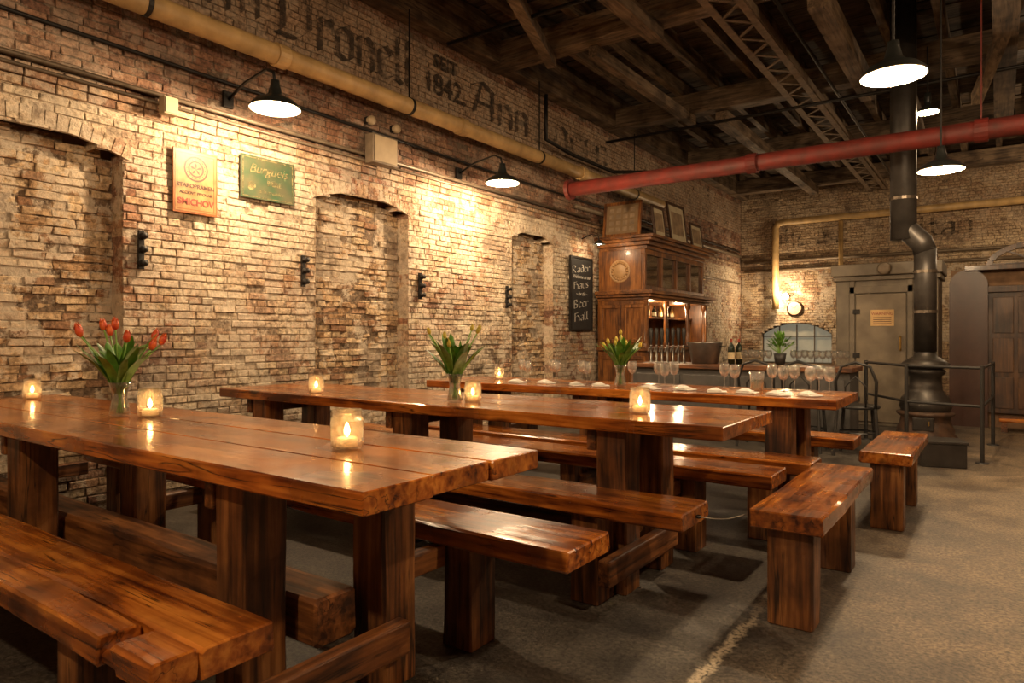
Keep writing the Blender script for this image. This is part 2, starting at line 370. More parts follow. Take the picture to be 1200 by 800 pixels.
struct(MB().box(3.5,3.7,-2.6,YF,0,ZT+.2).build('wall_right',M_wallp))
struct(MB().box(-4.9,3.6,-2.8,-2.6,0,ZT+.2).build('wall_back',M_wallp))
struct(MB().box(-4.95,-4.705,-2.6,Y0,0,ZT+.2).build('wall_left_near',M_wallp))
struct(MB().box(-5.0,-4.88,Y0,YF,0,ZT+.2).build('wall_left_backing',M_wallp))
# floor
m,nt,b=new('worn_concrete');N=nt.nodes;L=nt.links
tc=N.new('ShaderNodeTexCoord')
def nz(sc,d=8,ds=0,rg=.5):
    n=N.new('ShaderNodeTexNoise');n.inputs['Scale'].default_value=sc;n.inputs['Detail'].default_value=d;n.inputs['Distortion'].default_value=ds;n.inputs['Roughness'].default_value=rg;L.new(tc.outputs['Object'],n.inputs['Vector']);return n
a=nz(3.2,15,.3,.78);c=nz(60,8,0,.75);sx=N.new('ShaderNodeSeparateXYZ');L.new(tc.outputs['Object'],sx.inputs[0])
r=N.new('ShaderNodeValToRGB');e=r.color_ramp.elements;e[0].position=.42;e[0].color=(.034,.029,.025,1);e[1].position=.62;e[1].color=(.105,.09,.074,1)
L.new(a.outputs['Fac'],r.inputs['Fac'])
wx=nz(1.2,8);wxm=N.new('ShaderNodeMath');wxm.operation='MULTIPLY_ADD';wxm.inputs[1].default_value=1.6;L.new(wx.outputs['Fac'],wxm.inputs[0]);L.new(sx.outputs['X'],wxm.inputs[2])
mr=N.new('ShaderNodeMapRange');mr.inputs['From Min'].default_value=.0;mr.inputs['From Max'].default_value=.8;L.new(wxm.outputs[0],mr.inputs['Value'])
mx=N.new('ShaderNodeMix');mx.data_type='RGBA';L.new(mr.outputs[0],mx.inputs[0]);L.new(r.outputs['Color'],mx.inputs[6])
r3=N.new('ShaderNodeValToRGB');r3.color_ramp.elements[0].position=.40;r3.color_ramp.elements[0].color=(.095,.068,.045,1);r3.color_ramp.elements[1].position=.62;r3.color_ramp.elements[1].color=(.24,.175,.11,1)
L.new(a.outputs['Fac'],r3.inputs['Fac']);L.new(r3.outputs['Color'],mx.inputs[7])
sp=N.new('ShaderNodeMix');sp.data_type='RGBA';sp.blend_type='MULTIPLY';sp.inputs[0].default_value=1
rs=N.new('ShaderNodeValToRGB');rs.color_ramp.elements[0].position=.40;rs.color_ramp.elements[0].color=(.35,.35,.35,1);rs.color_ramp.elements[1].position=.60;rs.color_ramp.elements[1].color=(1.6,1.6,1.55,1)
L.new(c.outputs['Fac'],rs.inputs['Fac']);L.new(mx.outputs[2],sp.inputs[6]);L.new(rs.outputs['Color'],sp.inputs[7])
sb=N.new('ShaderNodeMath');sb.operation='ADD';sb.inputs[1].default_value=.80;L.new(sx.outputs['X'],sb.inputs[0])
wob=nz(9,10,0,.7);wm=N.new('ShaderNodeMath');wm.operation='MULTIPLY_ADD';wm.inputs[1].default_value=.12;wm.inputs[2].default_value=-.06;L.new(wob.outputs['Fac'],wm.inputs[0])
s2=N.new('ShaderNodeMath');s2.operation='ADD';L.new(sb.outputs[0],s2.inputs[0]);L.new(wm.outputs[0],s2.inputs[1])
ab=N.new('ShaderNodeMath');ab.operation='ABSOLUTE';L.new(s2.outputs[0],ab.inputs[0])
lt=N.new('ShaderNodeMapRange');lt.inputs['From Min'].default_value=.010;lt.inputs['From Max'].default_value=.028;lt.inputs['To Min'].default_value=1;lt.inputs['To Max'].default_value=0;L.new(ab.outputs[0],lt.inputs['Value'])
yr=N.new('ShaderNodeMapRange');yr.inputs['From Min'].default_value=2.2;yr.inputs['From Max'].default_value=3.2;yr.inputs['To Min'].default_value=1;yr.inputs['To Max'].default_value=0;L.new(sx.outputs['Y'],yr.inputs['Value'])
br=nz(60,8,0,.7);bt=N.new('ShaderNodeMapRange');bt.inputs['From Min'].default_value=.40;bt.inputs['From Max'].default_value=.52;L.new(br.outputs['Fac'],bt.inputs['Value'])
m1=N.new('ShaderNodeMath');m1.operation='MULTIPLY';L.new(lt.outputs[0],m1.inputs[0]);L.new(yr.outputs[0],m1.inputs[1])
m2_=N.new('ShaderNodeMath');m2_.operation='MULTIPLY';L.new(m1.outputs[0],m2_.inputs[0]);L.new(bt.outputs[0],m2_.inputs[1])
fl=N.new('ShaderNodeMix');fl.data_type='RGBA';L.new(m2_.outputs[0],fl.inputs[0]);L.new(sp.outputs[2],fl.inputs[6]);fl.inputs[7].default_value=(.60,.50,.36,1)
L.new(fl.outputs[2],b.inputs['Base Color'])
rr=N.new('ShaderNodeMapRange');rr.inputs['To Min'].default_value=.3;rr.inputs['To Max'].default_value=.65;L.new(a.outputs['Fac'],rr.inputs['Value']);L.new(rr.outputs[0],b.inputs['Roughness'])
bp=N.new('ShaderNodeBump');bp.inputs['Strength'].default_value=.6;bp.inputs['Distance'].default_value=.006;L.new(c.outputs['Fac'],bp.inputs['Height']);L.new(bp.outputs['Normal'],b.inputs['Normal'])
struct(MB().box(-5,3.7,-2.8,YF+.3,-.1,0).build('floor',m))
# ---------------------------------------------------------------- ceiling and roof timbers
mb=MB()
y=-2.7
while y<YF+.2:
    mb.box(-5,3.7,y,y+.185,4.60+random.uniform(0,.02),4.68); y+=.20
mb.box(-5,3.7,-2.8,YF+.3,4.68,4.72); struct(mb.build('ceiling',M_roof))
for i,yb in enumerate([.6,3.4,6.2,9.0,11.8,14.6]):
    o=MB().plank(-4.68,3.5,yb-.11,yb+.11,4.12,4.40,20,.006).build('trim_%d'%(10+i),W_roofx);struct(o)
k=0
for xj in [-4.55,-4.05,-3.55,-3.05,-2.55,-2.05,-1.5,-1.0,-.5,0,.5,1.0,1.6,2.2,2.8]:
    o=MB().box(xj-.045,xj+.045,-2.6,YF-.02,4.40,4.60).build('trim_%d'%(20+k),W_roofy,bevel=.006);struct(o);k+=1
o=MB().box(-4.69,-4.5,-2.6,YF-.02,4.14,4.40).build('trim_40',W_roofy,bevel=.01);struct(o)
M_gird=mat('old_girder_paint',(.24,.17,.11),.7,.2,.5)
gx=-1.96;g=MB()
for dx in(-.13,.13):
    g.box(gx+dx-.035,gx+dx+.035,-2.5,YF-.05,4.02,4.035); g.box(gx+dx*1.27-.006,gx+dx*1.27+.006,-2.5,YF-.05,4.035,4.12)
y=-2.4;s_=1
while y<YF-.5:
    g.bar((gx-.12*s_,y,4.03),(gx+.12*s_,y+.24,4.03),.03,.01); y+=.24;s_=-s_
struct(g.build('trim_41',M_gird))
for i,(p,q,w_,h_) in enumerate([((-1.25,9.0,4.0),(-1.25,6.2,4.0),.16,.2),((-.2,9.0,3.7),(.4,6.2,4.4),.1,.12),((-3.4,6.2,4.05),(-3.4,9.0,4.05),.1,.12),((-2.9,3.4,4.05),(-3.9,6.2,4.05),.1,.12),((-.9,11.8,3.9),(-.9,9.0,4.3),.1,.14),((.05,3.4,4.03),(.05,11.8,4.03),.2,.22),((-3.0,9.0,4.03),(-3.0,14.6,4.03),.16,.16),((-2.7,2.0,4.04),(-2.7,6.2,4.04),.14,.14)]):
    struct(MB().bar(p,q,w_,h_).build('trim_%d'%(42+i),W_roofy))
# ---------------------------------------------------------------- pipes
def pipe(name,pts,r,m_,label,cat='pipe',n=16):
    c=Vector(pts[0]); return_=thing(name,label,cat,c)
    MB().tube([Vector(p)-c for p in pts],r,n).build('pipe_run',m_,return_,smooth=True);return return_
p=pipe('wrapped_pipe',[(-4.45,.2,3.25),(-4.45,10.4,3.25)],.075,M_pipe,'fat cream painted pipe running along the brick wall below the lettering')
for yy in [3.2,5.35,7.8]:
    MB().tube([(0,yy-.2-.05,0),(0,yy-.2+.05,0)],.088,16).build('coupling',M_pipe,p)
for yy in [2.0,4.4,6.6,9.2]:
    c=MB(); c.bar((0,yy,.07),(0,yy,.9),.010,.012); c.tube([(0,yy-.015,0),(0,yy+.015,0)],.08,16); c.build('pipe_hanger',M_iron,p)
RX0=-4.12
p=pipe('red_sprinkler_pipe',[(RX0,7.0,2.86),(3.4,7.0,2.86)],.085,M_redpipe,'thick red pipe crossing the room below the roof beams')
for xx in [2.1,AY(1150,7)-RX0]:
    MB().tube([(xx-.05,0,0),(xx+.05,0,0)],.1,16).build('coupling',M_redpipe,p)
c=MB(); xx=AY(1150,7)-RX0; c.bar((xx,0,.08),(xx,0,1.3),.012,.012); c.build('hanger_rod',M_redpipe,p)
MB().tube([(-.05,0,0),(.0,0,0)],.12,16).build('end_flange',M_redpipe,p)
pipe('conduit',[(-4.645,.2,2.76),(-4.645,8.4,2.76)],.017,M_conduit,'upper thin conduit running above the arches on the brick wall',n=8)
pipe('conduit',[(-4.648,.2,2.705),(-4.648,13,2.705)],.012,M_conduit,'thin lower conduit directly beneath another on the brick wall',n=8)
pipe('conduit',[(-4.668,.2,3.02),(-4.668,3.2,3.0),(-4.668,6,2.98),(-4.668,15.2,2.98)],.015,M_iron,'dark thin cable line between the fat pipe and the ledge',n=8)
pipe('conduit',[(-4.655,8,2.88),(-4.655,15.2,2.88)],.03,M_conduit,'grey pipe on the brick wall above the wooden bar cabinet',n=8)
pipe('conduit',[(-4.668,11.1,2.28),(-4.668,15.2,2.28)],.02,M_conduit,'grey pipe on the wall beyond the bar cabinet at frame height',n=8)
pipe('black_bent_pipe',[(-4.55,7.1,4.1),(-4.55,7.1,3.55),(-4.55,7.7,3.5),(-4.55,8.9,3.5),(-4.0,9.3,3.5)],.025,M_iron,'black bent pipe dropping from the roof over the painted lettering',n=10)
pipe('sprinkler_line',[(-4.5,8.6,3.85),(3.3,8.6,3.85)],.02,M_iron,'thin black sprinkler line nearest the red pipe',n=8)
pipe('sprinkler_line',[(-4.5,5.2,4.05),(3.3,5.2,4.05)],.02,M_iron,'thin black sprinkler line crossing in front of the girder lattice',n=8)
pipe('sprinkler_line',[(-1.55,1.5,3.98),(-1.55,14.8,3.98)],.018,M_iron,'thin black sprinkler line running lengthwise beside the girder',n=8)
pipe('far_header_pipe',[(-3.9,15.20,1.7),(-3.9,15.20,3.42),(-3.85,15.20,3.53),(-3.7,15.20,3.55),(1.6,15.20,3.55)],.07,M_pipe,'cream pipe rising and bending along the far brick wall')
pipe('far_drop_pipe',[(-2.62,15.20,3.47),(-2.62,15.20,1.3)],.045,M_pipe,'cream drop pipe beside the grey metal cabinet on the far wall')
pipe('far_band_pipe',[(-4.6,15.36,2.75),(1.6,15.36,2.75)],.035,M_conduit,'upper grey horizontal pipe on the far wall')
pipe('far_band_pipe',[(-4.6,15.36,2.55),(1.6,15.36,2.55)],.03,M_conduit,'lower grey horizontal pipe on the far wall')
# ---------------------------------------------------------------- painted blackletter
GL={'n':([[(0,0),(0,.95)],[(0,.8),(.28,1)],[(.28,1),(.5,.82),(.5,0)]],.78),
'r':([[(0,0),(0,.95)],[(0,.78),(.3,1),(.45,.85)]],.6),
'o':([[(0,.12),(0,.85),(.25,1),(.5,.85),(.5,.12),(.25,0),(0,.12)]],.78),
'e':([[(.5,.1),(.25,0),(0,.12),(0,.85),(.25,1),(.5,.8),(0,.45)]],.74),
'l':([[(.1,1.6),(.0,1.5),(0,.1),(.2,0)]],.42),
'd':([[(.5,0),(.5,1.4),(.2,1.55)],[(.5,.9),(.25,1),(0,.85),(0,.12),(.25,0),(.5,.15)]],.78),
'm':([[(0,0),(0,.95)],[(0,.8),(.25,1),(.45,.82),(.45,0)],[(.45,.82),(.7,1),(.9,.82),(.9,0)]],1.2),
'D':([[(.12,1.4),(.12,.15)],[(-.08,.02),(.55,.02),(.95,.4),(.95,1.15),(.6,1.5),(-.1,1.42)]],1.3),
'A':([[(0,.1),(.35,1.5),(.8,1.2),(.8,0)],[(.1,.6),(.8,.6)],[(-.1,1.2),(.35,1.5)]],1.15),
'M':([[(0,0),(0,1.4)],[(0,1.3),(.35,1.55),(.45,1.3),(.45,.1)],[(.45,1.3),(.8,1.55),(.95,1.3),(.95,.1)]],1.3),
'R':([[(0,0),(0,1.5)],[(-.1,1.4),(.45,1.5),(.6,1.1),(.1,.8),(.65,0)]],1.0),
'B':([[(0,0),(0,1.5)],[(-.1,1.4),(.45,1.5),(.55,1.1),(.1,.8),(.6,.6),(.55,.1),(0,0)]],.95),
'H':([[(0,0),(0,1.5)],[(0,.8),(.5,1),(.8,.7),(.8,0)],[(-.1,1.4),(.6,1.5)]],1.1),
'a':([[(0,.85),(.3,1),(.5,.85),(.5,0)],[(.5,.5),(.1,.45),(0,.15),(.2,0),(.5,.2)]],.78),
'i':([[(0,.95),(0,.05)],[(0,1.3),(.04,1.35)]],.36),'t':([[(.1,1.4),(.1,.15),(.3,0)],[(-.08,1),(.35,1)]],.55),
'u':([[(0,1),(0,.12),(.25,0),(.5,.15)],[(.5,1),(.5,0)]],.78),
's':([[(.45,.9),(.15,1),(0,.8),(.45,.3),(.35,.05),(0,.08)]],.65)}
def black(name,text,mp,u0,z0,u1,xh,label,m_,nib=(.085,.075),parent=None,d0=.010):
    text=''.join(c for c in text if c in GL)
    tot=sum(GL[c][1] for c in text); sx_=(u1-u0)/tot
    mb=MB();u=0;nv=nib;k=0
    for ch in text:
        st,w=GL[ch]
        for s in st:
            for p,q in zip(s,s[1:]):
                P=[(p[0]-nv[0],p[1]-nv[1]),(q[0]-nv[0],q[1]-nv[1]),(q[0]+nv[0],q[1]+nv[1]),(p[0]+nv[0],p[1]+nv[1])]
                k+=1;d=d0+.0001*(k%9)
                mb.add([mp(u0+(u+x)*sx_,z0+y*xh,d) for x,y in P],[(0,1,2,3)])
        u+=w
    o=mb.build(name,m_,parent)
    if label:tag(o,label,'lettering')
    return o
LM=lambda u,z,d:(WX+d+.002,u,z); FM=lambda u,z,d:(u,YF-d-.002,z)
black('painted_lettering','m',LM,2.55,3.56,2.85,.29,'faded blackletter letter painted furthest left on the upper brick',M_paint)
black('painted_lettering','M',LM,2.92,3.56,3.26,.28,'blackletter capital painted just left of the long gothic word',M_paint)
black('painted_lettering','Dronell',LM,3.36,3.55,4.95,.29,'black gothic word painted above the fat pipe, starting with D',M_paint,(.09,.075))
black('painted_lettering','Ann',LM,5.85,3.56,7.0,.26,'gothic word painted right of the small date on the brick',M_paint)
black('painted_lettering','nern',LM,7.55,3.62,9.1,.25,'gothic word painted nearest the bar cabinet on the upper brick',M_paint2)
black('painted_lettering','ille',FM,AY(915,YF),3.06,AY(950,YF),.24,'faded short gothic word at the left end of the far brick wall lettering',M_paint2)
black('painted_lettering','aul',FM,AY(958,YF),3.06,AY(995,YF),.24,'faded short gothic word second from the left on the far brick wall',M_paint2)
black('painted_lettering','ltan',FM,AY(1080,YF),3.06,AY(1145,YF),.24,'faded gothic word painted right of the stove pipe on the far brick wall',M_paint2)
def text(name,body,size,loc,rot,m_,parent=None,align='CENTER',sx_=1,label=None,shear=0,off=0):
    cu=bpy.data.curves.new('t','FONT');cu.body=body;cu.size=size;cu.align_x=align;cu.align_y='CENTER';cu.extrude=.0008;cu.shear=shear;cu.offset=off
    o=bpy.data.objects.new('t',cu);COL.objects.link(o);bpy.context.view_layer.update()
    me=bpy.data.meshes.new_from_object(o.evaluated_get(bpy.context.evaluated_depsgraph_get()))
    bpy.data.objects.remove(o);me.materials.clear();me.materials.append(m_)
    q=bpy.data.objects.new(name,me);COL.objects.link(q);q.location=loc;q.rotation_euler=rot;q.scale=(sx_,1,1)
    if parent:q.parent=parent
    if label:tag(q,label,'lettering')
    return q
LR=(PI/2,0,PI/2);FR=(PI/2,0,0)
text('painted_lettering','SEIT',.20,(WX+.016,5.38,3.93),LR,M_paint,None,label='small painted word above the date on the upper brick',off=.004)
text('painted_lettering','1842.',.30,(WX+.016,5.38,3.69),LR,M_paint,None,label='year 1842 painted on the upper brick wall',off=.006)
# ---------------------------------------------------------------- wall signs
M_sign1=mat('sign_cream',(.42,.25,.09),.45,0,.3,14,.05,c2=(.24,.11,.03));M_orange=mat('sign_orange',(.33,.10,.02),.45,0,.4);M_brown=mat('sign_brown_print',(.07,.025,.012),.5)
M_lab=mat('paper_label_cream',(.6,.48,.28),.6)
M_sgreen=mat('sign_green',(.022,.062,.026),.45,0,.4,9,.1,c2=(.085,.08,.04));M_sred=mat('sign_red',(.28,.04,.02),.5)
M_sy=worn(mat('sign_yellow',(.36,.29,.13),.5,0,.6,30),22,.40,.58)
s=thing('enamel_sign','aged orange-tan enamel sign with round emblem, left of the green sign','sign',(WX+.03,2.655,2.215))
MB().box(-.006,.006,-.165,.165,-.225,.225).build('sign_plate',M_orange,s,bevel=.003)
MB().box(.006,.008,-.15,.15,-.21,.21).build('cream_panel',M_sign1,s)
b_=MB();[b_.box(.008,.0088,*q) for q in((-.14,.14,.194,.200),(-.14,.14,-.2,-.194),(-.14,-.134,-.2,.2),(.134,.14,-.2,.2))];b_.build('border_line',M_orange,s)
e=MB(); 
for r0,r1 in((.078,.09),(.048,.058)):
    for k in range(32):
        a0=2*PI*k/32;a1=2*PI*(k+1)/32
        e.add([(.0095,math.cos(a)*r,.095+math.sin(a)*r) for a,r in((a0,r0),(a0,r1),(a1,r1),(a1,r0))],[(0,1,2,3)])
for k in range(5):
    a=2*PI*k/5+PI/2; e.add([(.0095,0,.095),(.0095,math.cos(a-.25)*.03,.095+math.sin(a-.25)*.03),(.0095,math.cos(a)*.045,.095+math.sin(a)*.045),(.0095,math.cos(a+.25)*.03,.095+math.sin(a+.25)*.03)],[(0,1,2,3)])
for k in range(16):
    a=2*PI*k/16;c_=.068;e.add([(.0095,math.cos(a)*c_+dx,.095+math.sin(a)*c_+dz) for dx,dz in((-.004,0),(0,-.005),(.004,0),(0,.005))],[(0,1,2,3)])
e.build('round_emblem',M_brown,s)
text('lettering','STAROPRAMEN',.040,(.0095,0,-.03),LR,M_brown,s,off=.001)
text('lettering','AKCIOVY PIVOVAR',.028,(.0095,0,-.08),LR,M_brown,s,off=.0006)
text('lettering','SMICHOV',.062,(.0095,0,-.145),LR,M_sred,s,off=.002)
s=thing('enamel_sign','worn green sign with faded pale script, right of the orange sign','sign',(WX+.03,3.25,2.345))
MB().box(-.006,.006,-.24,.24,-.165,.165).build('sign_plate',M_sgreen,s,bevel=.003)
b_=MB();[b_.box(.006,.0075,*q) for q in((-.225,.225,.145,.152),(-.225,.225,-.152,-.145),(-.225,-.218,-.15,.15),(.218,.225,-.15,.15))];b_.build('border_line',M_sy,s)
text('lettering','Burgueis',.10,(.0085,0,.065),LR,M_sy,s,shear=.35)
text('lettering','BIERE',.055,(.0085,.05,-.03),LR,M_sy,s)
text('lettering','a la pression',.045,(.0085,.03,-.10),LR,M_sy,s,shear=.3)
e=MB();e.lathe([(.0,.0),(.035,.0)],(.0085,-.15,-.07),16,Matrix.Rotation(PI/2,3,'Y'));e.build('round_emblem',M_sy,s)
s=thing('chalkboard','tall black chalkboard menu hung beside the bar cabinet','sign',(WX+.035,8.17,1.70))
MB().box(-.01,.01,-.28,.28,-.48,.48).build('board',M_board,s)
b_=MB();[b_.box(-.012,.02,*q) for q in((-.30,.30,.48,.505),(-.30,.30,-.505,-.48),(-.30,-.28,-.48,.48),(.28,.30,-.48,.48))];b_.build('frame',M_iron,s)
BM=lambda u,z,d:(d,u,z+u*.12)
black('chalk_lettering','Rader',BM,-.24,.30,.24,.065,None,M_chalk,(.06,.045),s,.0115)
text('chalk_lettering','Welcome to our',.07,(.0115,0,.23),LR,M_chalk,s,shear=.4)
black('chalk_lettering','Haus',BM,-.2,.08,.2,.065,None,M_chalk,(.06,.045),s,.0115)
text('chalk_lettering','~ for the ~',.07,(.0115,0,.0),LR,M_chalk,s,shear=.4)
black('chalk_lettering','Beer',BM,-.2,-.18,.2,.075,None,M_chalk,(.06,.045),s,.0115)
black('chalk_lettering','Hall',BM,-.18,-.36,.2,.075,None,M_chalk,(.06,.045),s,.0115)
for (yy,zz,lb) in((2.28,1.70,'black iron wall bracket beside the leftmost arch'),(3.59,1.66,'black iron wall bracket just left of the middle arch'),(4.99,1.62,'black iron wall bracket just right of the middle arch'),(6.46,1.58,'black iron wall bracket left of the arch nearest the chalkboard')):
    s=thing('wall_bracket',lb,'bracket',(WX+.01,yy,zz))
    MB().box(0,.02,-.02,.02,-.13,.13).build('plate',M_iron,s,bevel=.004)
    for q in(-.09,0,.09):
        MB().lathe([(.0,.0),(.020,.0),(.026,.02),(.014,.035),(.022,.05),(.0,.06)],(.02,0,q),12,Matrix.Rotation(PI/2,3,'Y')).build('insulator_knob',M_iron,s)
s=thing('junction_box','cream square junction box on the brick above the middle arch','box',(WX+.13,4.36,2.80))
MB().box(-.05,.06,-.15,.15,-.13,.13).build('housing',M_conduit,s,bevel=.008); MB().box(.06,.068,-.135,.135,-.115,.115).build('cover_plate',M_cream,s,bevel=.003)
for yy,lb in((4.30,'round alarm bell left above the cream junction box'),(4.62,'round alarm bell right above the cream junction box')):
    s=thing('alarm_bell',lb,'bell',(WX+.035,yy,3.08)); MB().lathe([(.035,0),(.04,.02),(.04,.05),(.02,.06),(0,.06)],(0,0,0),16,Matrix.Rotation(PI/2,3,'Y')).build('bell_dome',M_cream,s,smooth=True); MB().box(-.03,.02,-.03,.03,-.03,.03).build('mounting',M_iron,s)
s=thing('junction_box','small cream junction box on the conduit above the orange sign','box',(WX+.105,2.42,2.68)); MB().box(-.03,.04,-.05,.05,-.06,.06).build('housing',M_cream,s,bevel=.006); MB().box(.04,.046,-.04,.04,-.05,.05).build('cover_plate',M_cream,s)
# ---------------------------------------------------------------- lamps
def light(loc,w,r=.05,c=(1,.71,.42),name='lamp_light'):
    l=bpy.data.lights.new(name,'POINT');l.energy=w;l.shadow_soft_size=r;l.color=c;o=bpy.data.objects.new(name,l);COL.objects.link(o);o.location=loc;return o
SH=[(.03,.16),(.045,.10),(.075,.075),(.13,.05),(.165,.015),(.172,0),(.168,0),(.160,.012),(.125,.04),(.07,.062),(.03,.075)]
def lamp(label,loc,kind,w,sc=1.0,top=4.1):
    t=thing('enamel_pendant_lamp' if kind!='wall' else 'enamel_wall_lamp',label,'lamp',loc)
    MB().lathe([(r*sc,z*sc) for r,z in SH],(0,0,0),32).build('lamp_shade',M_white,t,smooth=True)
    MB().lathe([(r*sc+.004,z*sc+.004) for r,z in SH[:6]],(0,0,0),32).build('shade_back',M_green_en,t,smooth=True)
    MB().lathe([(.0,-.012),(.03,.0),(.045,.03),(.035,.06),(.02,.085),(0,.09)],(0,0,-.005),16).build('bulb',M_bulb,t,smooth=True)
    MB().lathe([(.0,.2),(.03,.2),(.035,.15),(.03,.1)],(0,0,0),16).build('socket',M_green_en,t,smooth=True)
    if kind=='wall':
        d=loc[0]-WX
        MB().tube([(0,0,.19),(-.02,0,.26),(-.1,0,.30),(-d*.6,0,.26),(-d+.03,0,.18)],.011,8).build('lamp_arm',M_iron,t,smooth=True)
        MB().box(-d+.012,-d+.04,-.04,.04,.12,.24).build('wall_plate',M_iron,t,bevel=.004)
    else:
        MB().tube([(0,0,.19),(0,0,top-loc[2])],.008,8).build('hanging_rod',M_iron,t)
    light((loc[0],loc[1],loc[2]-.035),w,.04)
    return t
lamp('white enamel shade lamp on the brick wall above the two signs',(-4.1,2.91,2.70),'wall',130)
lamp('white enamel shade lamp on the brick wall between the two right arches',(-4.1,5.58,2.67),'wall',180)
lamp('largest hanging lamp, round enamel shade above the red pipe at right',(-.49,4.43,2.60),'pend',130)
lamp('hanging lamp seen just under the red pipe beside the stove pipe',(-.39,6.65,2.49),'pend',110)
lamp('small distant hanging lamp glowing above the red pipe right of the flue',(AY(1087,8.2),8.2,3.42),'pend',60,.62)
lamp('small distant hanging lamp at the right edge under the roof',(.15,11.5,4.0),'pend',90,.8,4.4)
lamp('added unseen fill lamp hanging over the floor on the right side of the hall',(1.3,2.0,2.7),'pend',140)  # out-of-view pendant added to fill the benches from the right
lamp('added unseen fill lamp hanging behind the camera and the nearest table',(-1.6,-.9,2.8),'pend',145)  # out-of-view pendant added as front fill from behind the camera
def bare(label,loc,w):  # fill bulbs, all out of view, added to lift the dark roof space
    t=thing('bare_fill_bulb',label,'lamp',loc)
    MB().lathe([(0,-.06),(.03,-.04),(.035,-.01),(.02,.03),(.015,.05),(0,.05)],(0,0,0),14).build('bulb',M_bulb,t,smooth=True)
    MB().lathe([(0,.1),(.02,.1),(.022,.05),(0,.045)],(0,0,0),12).build('socket',M_green_en,t)
    MB().tube([(0,0,.1),(0,0,4.4-loc[2])],.005,6).build('cord',M_iron,t)
    light((loc[0],loc[1],loc[2]-.09),w)
bare('added unseen fill bulb hanging high between the roof beams beyond the frame at right',(1.6,5.0,3.7),100)
bare('added unseen fill bulb hanging high behind the camera between the roof beams',(-1.2,-.6,3.75),70)
bare('added unseen fill bulb hanging high near the far end on the right',(1.4,12.6,3.5),120)  # unseen bulb added to brighten the far end
t=thing('far_wall_sconce','small glowing sconce on the far wall above the arched window','lamp',(-3.7,YF-.25,1.98))
MB().lathe([(0,.05),(.05,.04),(.07,-.02),(.05,-.06),(0,-.07)],(0,.05,0),14).build('glass_globe',M_bulb,t,smooth=True); MB().box(-.03,.03,.08,.24,-.02,.04).build('bracket_arm',M_iron,t); light((-3.7,YF-.45,1.98),60)
t=thing('sign_lamp','small curved lamp on the wall above the black chalkboard','lamp',(WX+.3,8.2,2.36))
MB().lathe([(.02,.06),(.05,.03),(.09,0),(.085,0),(.045,.026),(.0,.04)],n=20).build('lamp_shade',M_green_en,t,smooth=True);MB().lathe([(0,-.005),(.022,.005),(.022,.025),(0,.03)],n=12).build('bulb',M_bulb,t,smooth=True)
MB().tube([(0,0,.05),(-.02,0,.12),(-.12,0,.15),(-.27,0,.10)],.008,8).build('lamp_arm',M_iron,t,smooth=True);light((WX+.3,8.2,2.33),7,.02)
# ---------------------------------------------------------------- furniture
LEGW=.145
def table(x0,x1,yc,lx,label,wd=.72,zt=.77,th=.055,skew=0):
    cx=(x0+x1)/2;t=thing('wooden_table',label,'table',(cx,yc,0),0,'long communal tables')
    mb=MB();n=3;w=wd/n
    for i in range(n):
        e0=random.uniform(0,.01);e1=random.uniform(0,.012)
        mb.plank(x0-cx+e0,x1-cx-e1,-wd/2+i*w+.001,-wd/2+(i+1)*w-.001,zt-th-random.uniform(0,.003),zt-random.uniform(0,.001),60,.0018,.005)
    mb.build('tabletop',W_top,t)
    for x in lx:
        x=x-cx
        for yy in(-.22,.17):
            dx=-skew if yy<0 else 0
            o=MB().plank(0,zt-th-.004,-LEGW/2,LEGW/2,-LEGW/2,LEGW/2,10,.005,.007)
            v=[(x+dx+b,yy+c,a) for a,b,c in o.v];o.v=v;o.build('leg',W_legz,t)
        MB().box(x-LEGW/2-.045-skew,x-LEGW/2-.001-skew,-.30,.30,zt-th-.10,zt-th-.004).build('top_batten',W_legy,t,bevel=.005)
        MB().box(x+LEGW/2+.001,x+LEGW/2+.056,-.55,.16,.12,.225).build('cross_beam',W_legy,t,bevel=.008)
        MB().box(x-.03,x+.03,.246,.44,.30,.375).build('link_block',W_legy,t,bevel=.006)
    MB().plank(min(lx)-cx-.12,max(lx)-cx-.0,-.11,.05,.19,.34,24,.006,.014).build('stretcher',W_legx,t)
    return t
def bench(x0,x1,yc,lx,label,wd=.28,zt=.455,th=.07,rz=0,group='long benches at the tables',lw=.15,tx=.13,notch=None):
    cx=(x0+x1)/2
    loc=(cx,yc,0) if rz==0 else (yc,cx,0)
    t=thing('wooden_bench',label,'bench',loc,rz,group)
    n=MB()
    if notch is None: n.plank(x0-cx,x1-cx,-wd/2,wd/2,zt-th,zt,40,.005,.008)
    else:
        a,b=notch
        n.plank(x0-cx,x1-cx,-wd/2+.10,wd/2,zt-th,zt,40,.006,.007)
        n.plank(x0-cx,a-cx,-wd/2,-wd/2+.099,zt-th-.002,zt-.002,36,.006,.007)
        n.plank(b-cx,x1-cx-.01,-wd/2-.004,-wd/2+.099,zt-th,zt+.001,6,.006,.007)
        n.plank(a-cx-.01,b-cx+.01,-wd/2+.012,-wd/2+.099,zt-th,zt-.035,5,.008,.01)
    n.build('seat_plank',W_bench,t)
    for x in lx:
        x-=cx
        o=MB().plank(0,zt-th-.002,-tx/2,tx/2,-lw/2,lw/2,9,.005,.007)
        o.v=[(x+b,c,a) for a,b,c in o.v];o.build('leg',W_legz,t)
    return t
table(-4.68+.02,-1.16,1.41,[-1.64,-3.22,-4.45],'nearest long wooden table, carrying the red tulips and the big candle jar',skew=.15)
table(-4.3,-.86,2.97,[-1.38,-2.65,-3.95],'middle long wooden table with yellow tulips and three candle jars')
table(-3.75,-.72,4.42,[-1.05,-2.3,-3.4],'furthest long wooden table, set with wine glasses and white napkins')
